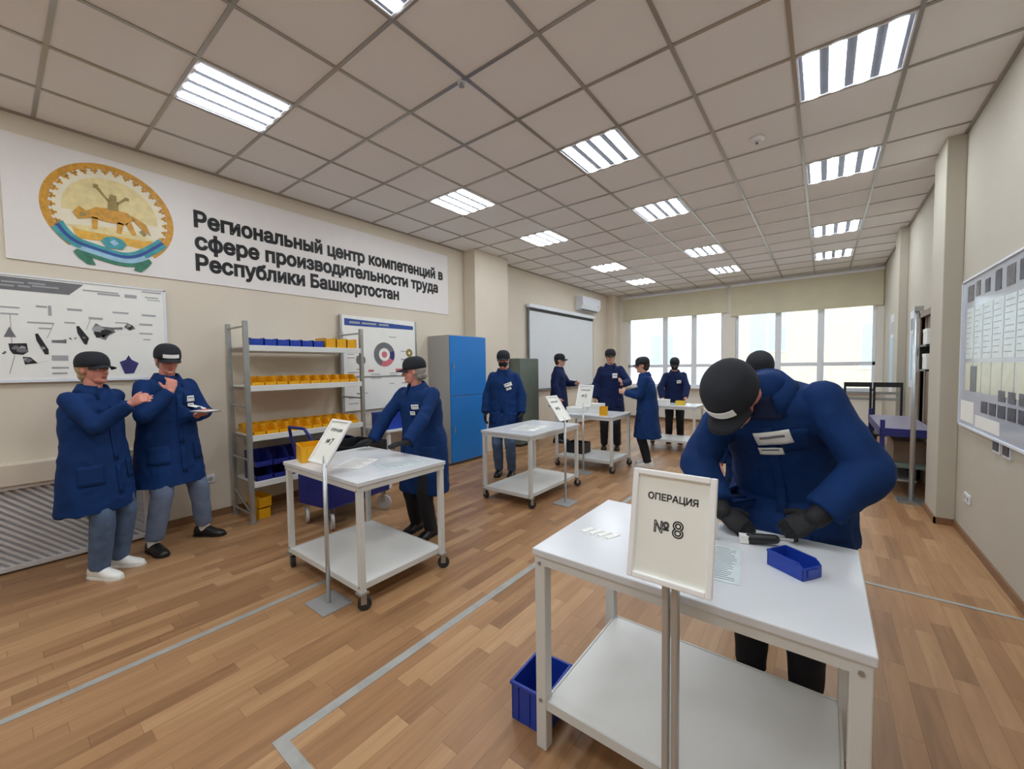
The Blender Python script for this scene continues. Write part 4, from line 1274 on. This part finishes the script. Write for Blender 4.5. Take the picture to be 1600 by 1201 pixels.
    for i, sd in enumerate((1, -1)):
        a, e, wv = arms[i]
        q.capsule(a - x2 * sd * .03 * s - u2 * .03 * s, e, .036 * s, .036 * s); q.capsule(e, wv, .040 * s, .027 * s)
        dv = handdir[i] and (Ri @ Vector(handdir[i])) or (wv - e)
        nn = handn[i] and (Ri @ Vector(handn[i])) or (X * sd)
        add_hand(q, wv, Vector(dv), Vector(nn), sd, curl[i], s * 1.02)
        h_, k_, an = legs[i]
        q.capsule(h_, k_, .080 * s, .055 * s); q.capsule(k_, an, .053 * s, .038 * s)
        q.capsule(an - Z * .02 * s, ft[i] + Vector((-math.sin(R_(foothead[i])), math.cos(R_(foothead[i])), 0)) * .09 * s + Z * .032 * s, .034 * s, .022 * s)
    body = remesh(q, max(.0052, fine * .62) * s, 2, 'person', MT[skin])
    body.location = (pos[0], pos[1], 0); body.rotation_euler = (0, 0, ang)
    tag(body, label, 'person')
    # eyes, lips
    for sd in (1, -1):
        q = MB(); q.ell(hp(sd * .031, .0735, .004), (.0125 * s, .0115 * s, .0105 * s), HR, 14, 9)
        e_ = q.build('eye', 'eye', body, smooth=True)
        q = MB(); q.ell(hp(sd * .031, .0825, .003), (.0058 * s, .0035 * s, .0058 * s), HR, 12, 7)
        q.build('iris', 'iris', e_, smooth=True)
        q = MB(); q.capsule(hp(sd * .018, .083, .024), hp(sd * .044, .074, .026), .0035 * s, .0028 * s, 8)
        q.build('eyebrow', hair, body, smooth=True)
    if not mask:
        q = MB(); q.ell(hp(0, .0885, -.060), (.021 * s, .0075 * s, .0045 * s), HR, 14, 7); q.ell(hp(0, .0875, -.068), (.018 * s, .0075 * s, .0050 * s), HR, 14, 7)
        q.build('lips', 'lips', body, smooth=True)
    else:
        q = MB()
        q.ell(hp(0, .040, -.052), (.064 * s, .066 * s, .052 * s), HR); q.capsule(hp(0, .09, -.02), hp(0, .108, -.045), .014 * s, .016 * s)
        remesh(q, .005, 2, 'face_mask', MT['blackfab'], body)
    # hair
    q = MB()
    q.ell(hp(0, -.030, .015), (.083 * s, .088 * s, .092 * s), HR)
    q.ell(hp(0, -.045, -.045), (.070 * s, .055 * s, .055 * s), HR)
    if net: q.ell(hp(0, -.085, -.050), (.045 * s, .035 * s, .04 * s), HR)
    if napehair:
        q.ell(hp(0, -.085, -.050), (.066 * s, .050 * s, .060 * s), HR)
        q.capsule(hp(0, -.06, -.05), Nk + hu * .03 * s, .060 * s, .056 * s)
    rnd = seed * 7.3
    remesh(q, .006, 2, 'hair', MT[hair], body, post=lambda c: .003 * noise.noise(c * 60 + Vector((rnd, 0, 0))))
    if net:
        q = MB()
        rs = []
        for zz, kx in ((.018, 1.0), (.034, 1.02), (.05, 1.0)):
            rs.append((hp(0, -.012, zz), .0885 * s * kx, .105 * s * kx, HR @ X, HR @ Y))
        q.ell_loft(rs, 28)
        q.build('hairnet_band', 'hairnet', body, smooth=True)
    # cap
    if cap:
        cs = s * capsize
        hc = lambda a, b, c: HCn + HR @ (Vector((a * cs, b * cs, c * cs)))
        rs = []
        for k in range(9):
            th = math.pi / 2 * k / 8.2
            rs.append((hc(0, -.010, .046 + .092 * math.sin(th)), .092 * cs * math.cos(th) ** .7, .112 * cs * math.cos(th) ** .7, HR @ X, HR @ Y))
        rs.insert(0, (hc(0, -.008, .018), .091 * cs, .110 * cs, HR @ X, HR @ Y))
        q = MB(); q.ell_loft(rs, 32)
        cp = q.build('cap', capm, body, smooth=True)
        # brim
        q = MB()
        nu, nv = 10, 5
        top, bot = [], []
        for v in range(nv):
            rt, rb = [], []
            for u in range(nu):
                a = -1 + 2 * u / (nu - 1)
                yin = .098 * math.sqrt(max(0, 1 - (a * .80) ** 2)) - .012
                yout = yin + .075 * (1 - a ** 4 * .85)
                f = v / (nv - 1)
                yv = yin + (yout - yin) * f
                zv = .034 - .020 * a * a - .016 * f
                rt.append(hc(a * .078, yv, zv)); rb.append(hc(a * .078, yv, zv - .005))
            top.append(rt); bot.append(rb)
        T = [[q.bm.verts.new(p) for p in r] for r in top]; B = [[q.bm.verts.new(p) for p in r] for r in bot]
        for v in range(nv - 1):
            for u in range(nu - 1):
                q.bm.faces.new((T[v][u], T[v][u + 1], T[v + 1][u + 1], T[v + 1][u]))
                q.bm.faces.new((B[v][u], B[v + 1][u], B[v + 1][u + 1], B[v][u + 1]))
        for u in range(nu - 1):
            q.bm.faces.new((T[-1][u], T[-1][u + 1], B[-1][u + 1], B[-1][u])); q.bm.faces.new((T[0][u + 1], T[0][u], B[0][u], B[0][u + 1]))
        for v in range(nv - 1):
            q.bm.faces.new((T[v][0], T[v + 1][0], B[v + 1][0], B[v][0])); q.bm.faces.new((T[v + 1][-1], T[v][-1], B[v][-1], B[v + 1][-1]))
        q.build('brim', capm, cp, smooth=True)
        q = MB(); q.ell(hc(0, -.010, .131), (.009 * cs, .009 * cs, .005 * cs), HR, 10, 6)
        q.build('cap_button', capm, cp, smooth=True)
        if caplogo:
            q = MB()
            g1, g2 = [], []
            for a in range(9):
                t_ = -.6 + 1.2 * a / 8
                for zz, lst in ((.038, g1), (.068 if caplogo == 1 else .062, g2)):
                    rr = 1.02 * (1 if zz < .046 else math.cos(math.asin(min(1, (zz - .046) / .086))) ** .7)
                    lst.append(hc(.094 * math.sin(t_) * rr, -.010 + .114 * math.cos(t_) * rr, zz))
            for k in range(8):
                q.poly([g1[k], g1[k + 1], g2[k + 1], g2[k]], .003 * cs, HR @ Y)
            q.build('cap_label', 'paper', cp)
    # ---------------- coat
    q = MB()
    wdt = width
    hz = hem * s
    fm = (ft[0] + ft[1]) / 2
    hemc = Vector((Pv.x * .75 + fm.x * .25, Pv.y * .8 + fm.y * .2, hz))
    midc = Vector(((Pv.x + hemc.x) / 2, (Pv.y + hemc.y) / 2, (Pv.z + hz) / 2))
    q.ell_loft([(hemc, .225 * s * wdt * skirt, .185 * s * skirt, X, Y), (midc, .220 * s * wdt * (1 + (skirt - 1) * .5), .175 * s, X, Y),
                (Pv, .210 * s * wdt, .160 * s, x1, y1), (Pv + u1 * .14 * s, .190 * s * wdt, .145 * s, x1, y1), (Ch, .200 * s * wdt, .145 * s, x1, y1),
                (Ch + u2 * .12 * s, .205 * s * wdt, .140 * s, x2, y2), (Nk - u2 * .055 * s, .170 * s * wdt, .105 * s, x2, y2), (Nk - u2 * .015 * s, .105 * s, .085 * s, x2, y2), (Nk + u2 * .012 * s, .078 * s, .075 * s, x2, y2)], 30)
    for i, sd in enumerate((1, -1)):
        a, e, wv = arms[i]
        k_ = sleeve_r * s
        q.capsule(a - x2 * sd * .020 * s - u2 * .020 * s, e, .066 * k_, .060 * k_, 18)
        dvv = (wv - e).normalized()
        ax = dvv.cross(Z if abs(dvv.z) < .9 else X).normalized(); ay = dvv.cross(ax)
        cend = wv - dvv * (.005 + cuffback) * s
        q.ell_loft([(e - dvv * .02 * s, .058 * k_, .058 * k_, ax, ay), (e, .066 * k_, .066 * k_, ax, ay), (e + (cend - e) * .5, .060 * k_, .060 * k_, ax, ay), (cend, .054 * k_, .054 * k_, ax, ay)], 18)
    if napehair:
        q.capsule(Nk - hu * .03 * s, Nk + hu * .025 * s, .072 * s, .066 * s, 18)
    sv = Vector((seed * 3.1, seed * 1.7, 0))
    def folds(c):
        low = max(0.0, min(1.0, (1.05 * s - c.z) / (.4 * s)))
        v = .009 * noise.noise(Vector((c.x * 7, c.y * 7, c.z * 4)) + sv)
        v += .020 * low * noise.noise(Vector((c.x * 10, c.y * 10, c.z * 1.1)) + sv * 2)
        v += .004 * (1 - abs(noise.noise(Vector((c.x * 11, c.y * 11, c.z * 9)) + sv)) * 3)
        return v
    coat = remesh(q, fine * s, 4, 'work_coat', MT[coatm], body, post=folds)
    bvh = BVHTree.FromPolygons([v.co for v in coat.data.vertices], [tuple(p.vertices) for p in coat.data.polygons])
    def patch(ctr, nrm, up, w_, h_, name, m, parent, th=.004, off=.002, n=6):
        nrm = Vector(nrm).normalized(); up = (Vector(up) - nrm * nrm.dot(up)).normalized(); rt = up.cross(nrm)
        G1, G2 = [], []
        for i in range(n):
            r1, r2 = [], []
            for j in range(n):
                o_ = Vector(ctr) + rt * w_ * (j / (n - 1) - .5) + up * h_ * (i / (n - 1) - .5) + nrm * .5
                hit = bvh.ray_cast(o_, -nrm, 1.0)
                p = hit[0] if hit[0] is not None else (o_ - nrm * .5)
                r1.append(p + nrm * (off + th)); r2.append(p + nrm * off)
            G1.append(r1); G2.append(r2)
        q = MB()
        T = [[q.bm.verts.new(p) for p in r] for r in G1]; B = [[q.bm.verts.new(p) for p in r] for r in G2]
        for i in range(n - 1):
            for j in range(n - 1):
                q.bm.faces.new((T[i][j], T[i][j + 1], T[i + 1][j + 1], T[i + 1][j])); q.bm.faces.new((B[i][j], B[i + 1][j], B[i + 1][j + 1], B[i][j + 1]))
            q.bm.faces.new((T[0][i + 1], T[0][i], B[0][i], B[0][i + 1])); q.bm.faces.new((T[-1][i], T[-1][i + 1], B[-1][i + 1], B[-1][i]))
            q.bm.faces.new((T[i][0], T[i + 1][0], B[i + 1][0], B[i][0])); q.bm.faces.new((T[i + 1][-1], T[i][-1], B[i][-1], B[i + 1][-1]))
        return q.build(name, m, parent, smooth=True)
    # placket, pockets
    mid = Ch + u2 * .02
    patch((Pv + Ch) / 2 + Z * .05 * s, y1, u1, .035 * s, .42 * s, 'placket', coatm, coat, n=9)
    patch(midc + Z * .02 * s, Y, Z, .035 * s, .22 * s, 'placket', coatm, coat)
    for sd in (1, -1):
        patch(Vector((Pv.x + sd * .115 * s * wdt, Pv.y, Pv.z - .12 * s)), (sd * .25, 1, 0), Z, .13 * s, .15 * s, 'pocket', coatm, coat)
    patch(Ch + u2 * .10 * s - x2 * .09 * s, y2, u2, .10 * s, .11 * s, 'chest_pocket', coatm, coat)
    for bd in badges:                # (x toward the person's left, along-spine offset from chest, w, h[, roll])
        bx, bz, bw, bh = bd[:4]
        roll = bd[4] if len(bd) > 4 else 0
        upv = Matrix.Rotation(R_(roll), 3, y2) @ u2
        bg = patch(Ch + u2 * bz * s - x2 * bx * s, y2, upv, bw * s, bh * s, 'badge', 'paper', coat, th=.003, off=.007)
        rt_ = upv.cross(y2)
        patch(Ch + u2 * (bz + .003) * s - x2 * bx * s + upv * bh * .12 * s, y2, upv, bw * s * .7, bh * s * .16, 'badge_text', 'greyink', bg, th=.001, off=.0105, n=4)
    # collar: two swept leaves
    if collar:
        q = MB()
        n = 22
        r_in, r_out, r_low = [], [], []
        for k in range(n + 1):
            a = R_(-65 + 310 * k / n)          # opens at the front (+y, 90 deg is back after flip)
            ca, sa = math.cos(a), -math.sin(a)
            lift = .030 if sa < 0 else .030 * (1 - .5 * sa)
            c0 = Nk + u2 * .0 * s
            r_in.append(c0 + x2 * ca * .070 * s + y2 * sa * .070 * s + u2 * lift * s)
            r_out.append(c0 + x2 * ca * .082 * s + y2 * sa * .082 * s + u2 * (lift + .004) * s)
            rr = .115 if sa < .3 else .125
            r_low.append(c0 + x2 * ca * rr * s + y2 * sa * rr * .95 * s + u2 * (-.032 - (.05 * max(0, sa))) * s)
        for k in range(n):
            for A_, B_ in ((r_in, r_out), (r_out, r_low)):
                va = [q.bm.verts.new(p) for p in (A_[k], A_[k + 1], B_[k + 1], B_[k])]
                q.bm.faces.new(va)
        bmesh.ops.remove_doubles(q.bm, verts=q.bm.verts, dist=.0005)
        cl = q.build('collar', coatm, coat, smooth=True)
        sl = cl.modifiers.new('solid', 'SOLIDIFY'); sl.thickness = .006; sl.offset = 0
    if lining:
        patch(Nk - u2 * .06 * s + y2 * .0, y2 + u2 * .4, u2, .12 * s, .10 * s, 'collar_lining', 'coatlining', coat, th=.002, off=.003)
    # gloves / hands, cuffs
    for i, sd in enumerate((1, -1)):
        a, e, wv = arms[i]
        if gloves[i]:
            q = MB()
            dv = handdir[i] and (Ri @ Vector(handdir[i])) or (wv - e)
            nn = handn[i] and (Ri @ Vector(handn[i])) or (X * sd)
            add_hand(q, wv, Vector(dv), Vector(nn), sd, curl[i], s * 1.02, fat=.0035)
            q.capsule(wv - (wv - e).normalized() * .05 * s, wv, .040 * s, .036 * s)
            remesh(q, .0042, 1, 'glove', MT['glove'], body)
    # trousers
    q = MB()
    for i in range(2):
        h_, k_, an = legs[i]
        q.capsule(h_, k_, .098 * s, .076 * s, 18)
        dvv = (an - k_).normalized(); ax = dvv.cross(Y).normalized(); ay = dvv.cross(ax)
        q.ell_loft([(k_ - dvv * .02, .07 * s, .07 * s, ax, ay), (k_, .076 * s, .076 * s, ax, ay), (k_ + (an - k_) * .5, .070 * s, .070 * s, ax, ay), (an + dvv * (-.03 if socks else .01) * s, .062 * s, .062 * s, ax, ay)], 18)
    q.ell(Pv - Z * .03 * s, (.165 * s, .125 * s, .13 * s))
    remesh(q, fine * 1.1 * s, 3, 'trousers', MT[pants], body, post=lambda c: .007 * noise.noise(Vector((c.x * 12, c.y * 12, c.z * 10)) + sv))
    # shoes
    for i, sd in enumerate((1, -1)):
        yaw = R_(foothead[i])
        FX = Vector((math.cos(yaw), math.sin(yaw), 0)); FY = Vector((-math.sin(yaw), math.cos(yaw), 0))
        rings = []
        for yv, wv_, hv in ((-.085, .022, .05), (-.075, .034, .085), (-.04, .040, .105), (.0, .040, .10), (.045, .042, .082), (.09, .047, .062), (.13, .046, .052), (.165, .036, .042), (.185, .016, .028)):
            ring = []
            for k in range(16):
                t_ = 2 * math.pi * k / 16
                ring.append(ft[i] + (FX * (wv_ * math.cos(t_)) + FY * yv) * s + Z * max(0, (hv * .5 + hv * .58 * math.sin(t_))) * s)
            rings.append(ring)
        q = MB(); q.loft(rings)
        sh = q.build('shoe', shoes, body, smooth=True)
        rings = []
        for zz in (0, .016):
            rings.append([ft[i] + (FX * wx + FY * yv) * s + Z * zz * s for wx, yv in ((-.03, -.085), (.03, -.085), (.042, -.04), (.040, .03), (.050, .10), (.044, .155), (.02, .188), (-.02, .188), (-.044, .155), (-.050, .10), (-.040, .03), (-.042, -.04))])
        MB().loft(rings).build('sole', 'sneaker' if shoes == 'sneaker' else 'black', sh)
        if socks:
            MB().capsule(legs[i][2] - Z * .02 * s, legs[i][2] + Z * .04 * s, .042 * s, .044 * s).build('sock', 'sock', body, smooth=True)
    return body

FAST = False
# P1: woman at far left, profile to the right, arm raised
person('person in blue coat and white sneakers at far left, pointing, blond hair', (-4.20, .50), (.80, .60), H=1.62, lean=(0, 3), hipshift=(0, -.07), head=(-4, 0, 0), feet=((-4.17, .44), (-4.30, .56)),
       wr=((-3.95, .62, 1.27), (-4.44, .60, .86)), pole=((.25, -.3, -.9), (-.3, -.8, -.2)), handdir=((.6, .5, .45), (0, 0, -1)), handn=((.6, -.6, .3), None),
       curl=((48,), (22,)), hem=.52, pants='jeans', shoes='sneaker', hair='blond', net=False, skin='skinp', width=1.05, badges=(), fine=.009, seed=1, skirt=1.05, foothead=(-6, 8), neckfwd=-.05)
# P2
person('person in blue coat, jeans and black shoes with hand on chin, beside rack', (-4.47, .93), (.84, .30), H=1.70, lean=(0, 3), lat=(0, 0), head=(-18, -14, 0), feet=((-4.37, .78), (-4.46, 1.15)),
       wr=((-4.25, .91, 1.335), (-4.17, 1.06, 1.13)), pole=((.6, -.1, -.8), (-.7, -.3, -.7)), handdir=((-.15, .18, .95), (.85, .1, .1)), handn=((.9, .1, .1), (.05, 0, -1)),
       curl=((50,), (20,)), hem=.54, pants='jeansl', shoes='shoe', hair='greyhair', net=True, skin='skinp', width=1.08, caplogo=1, badges=((.10, .09, .07, .05), (.10, .03, .055, .04)), fine=.009, seed=2, skirt=1.05, socks=True, foothead=(-8, 18))
# P3
person('person in blue coat and cap leaning gloved hands on the number 7 table', (-2.86, 2.39), (.12, -.99), H=1.58, lean=(6, 12), lat=(0, 0), head=(-52, -6, 0), feet=((-2.98, 2.38), (-2.76, 2.36)),
       wr=((-3.10, 1.99, .84), (-2.62, 1.97, .85)), pole=((.8, -.4, .0), (-.8, -.4, .0)), handdir=((-.3, -.9, -.05), (-.25, -.9, -.05)), handn=((0, 0, 1), (0, 0, 1)), gloves=(True, True),
       curl=((8,), (8,)), hem=.43, pants='pantsdark', shoes='shoe', hair='greyhair', net=True, skin='skinp', width=1.18, badges=((.07, .11, .075, .045), (.035, .05, .055, .035)), fine=.009, seed=3, skirt=1.0, foothead=(0, 0))
# P4
person('person in blue coat and dark mask standing beside the tall blue cabinet', (-3.50, 4.36), (.45, -.89), H=1.70, lean=(1, 3), head=(4, -4, 0), feet=((-3.58, 4.32), (-3.40, 4.38)),
       hem=.56, pants='jeans', shoes='shoe', hair='greyhair', skin='skinp', mask=True, badges=((.08, .09, .10, .05, 18), (.09, .035, .07, .03, 18)), fine=.011, seed=4, gloves=(True, True))
# P5
person('person in dark coat side-on before the projection screen', (-4.16, 6.9), (.85, .25), H=1.72, lean=(0, 3), head=(-5, 0, 0), wr=(None, (-3.85, 7.05, 1.16)), pole=((.5, -.6, -.4), (-.6, -.3, -.6)),
       hem=.70, coatm='coatd', pants='pantsdark', shoes='shoe', hair='darkhair', skin='skin', badges=(), fine=.013, seed=5)
# P6
person('person in dark coat and cap standing behind the orange bin', (-3.04, 6.85), (.35, -.93), H=1.77, lean=(1, 4), head=(0, -3, 0), wr=(None, (-2.72, 6.58, 1.18)), pole=((.6, -.6, -.3), (-.6, -.4, -.5)),
       hem=.66, coatm='coatd', pants='pantsdark', hair='greyhair', skin='skin', mask=False, badges=((.08, .10, .08, .08),), fine=.013, seed=6, handdir=(None, (.2, -.6, .5)))
# P7
person('person in blue coat seen from the side, left of the bent worker', (-2.07, 5.98), (-.88, -.35), H=1.60, lean=(3, 8), head=(0, -8, 0), wr=((-2.36, 6.05, 1.08), (-2.34, 5.80, 1.10)), pole=((.5, -.6, -.6), (-.5, -.6, -.6)),
       hem=.46, pants='pantsdark', shoes='sneaker', hair='darkhair', skin='skin', badges=((.08, .10, .07, .06),), width=1.2, fine=.012, seed=7, skirt=1.15)
# P8
person('person in dark coat and mask working at the farthest trolley table', (-2.26, 8.05), (.25, -.97), H=1.62, lean=(8, 14), head=(0, -20, 0), wr=((-2.38, 7.70, .88), (-1.98, 7.74, .90)), pole=((.8, -.3, .0), (-.8, -.3, .0)),
       hem=.70, coatm='coatd', pants='pantsdark', hair='darkhair', skin='skin', mask=True, badges=((.08, .10, .08, .06),), fine=.013, seed=8)
# P10 behind the main worker
person('person in black cap mostly hidden behind the bent foreground worker', (-.36, 3.30), (.15, -.98), H=1.56, lean=(6, 14), head=(0, -35, 0), feet=((-.44, 3.30), (-.26, 3.30)),
       hem=.60, hair='greyhair', skin='skinp', badges=((.08, .10, .08, .05),), fine=.012, seed=10, net=True)
# P9 main worker bent over the foreground table
person('person in royal blue coat bending over the foreground table, black gloves', (-.12, 2.36), (-.12, -.99), H=1.78, lean=(25, 40), lat=(5, 5), pel=.90, hipshift=(.0, .02),
       head=(-14, -58, 0), headvec=(.56, .78, -.22), feet=((-.25, 2.15), (-.04, 2.13)),
       wr=((-.33, 1.87, .88), (-.015, 1.90, .91)), pole=((1, -.35, .05), (-1, -.45, .25)), handdir=((.75, -.12, -.42), (-.85, -.2, -.55)), handn=((-.2, -.5, .8), (.3, -.6, .7)),
       curl=((38,), (38,)), gloves=(True, True), hem=.66, coatm='coat', pants='pantsdark', shoes='shoe', hair='greyhair', skin='skinp', caplogo=1, width=1.12, sleeve_r=1.18,
       badges=((.02, .12, .13, .065, 8), (-.0, .045, .09, .035, 4)), fine=.0085, seed=9, lining=True, skirt=1.05, shl=(-.05, .0), capsize=1.12, cuffback=.03, napehair=True)
# tool in the worker's gloves
o = empty('hand_tool', (-.185, 1.80, .80), .3)
MB().capsule((-.03, 0, .022), (.05, 0, .028), .020, .017).build('tool_body', 'black', o, smooth=True)
MB().cyl((.06, 0, .03), (.11, 0, .032), .006).build('tool_tip', 'steel', o)
MB().box((-.055, 0, .018), (.03, .03, .03)).build('end_cap', 'paper', o)
tag(o, 'black hand tool held on the table by the gloved worker', 'tool')
# tablet held by the second person
o = empty('tablet', (-4.03, 1.08, 1.165), .25)
MB().b2((-.10, -.065, 0), (.10, .065, .010)).build('tablet_body', 'greyink', o, bevel=.003)
MB().b2((-.09, -.055, .010), (.09, .055, .0115)).build('tablet_screen', 'paper', o)
tag(o, 'flat grey tablet held by the person with hand on chin', 'tablet')
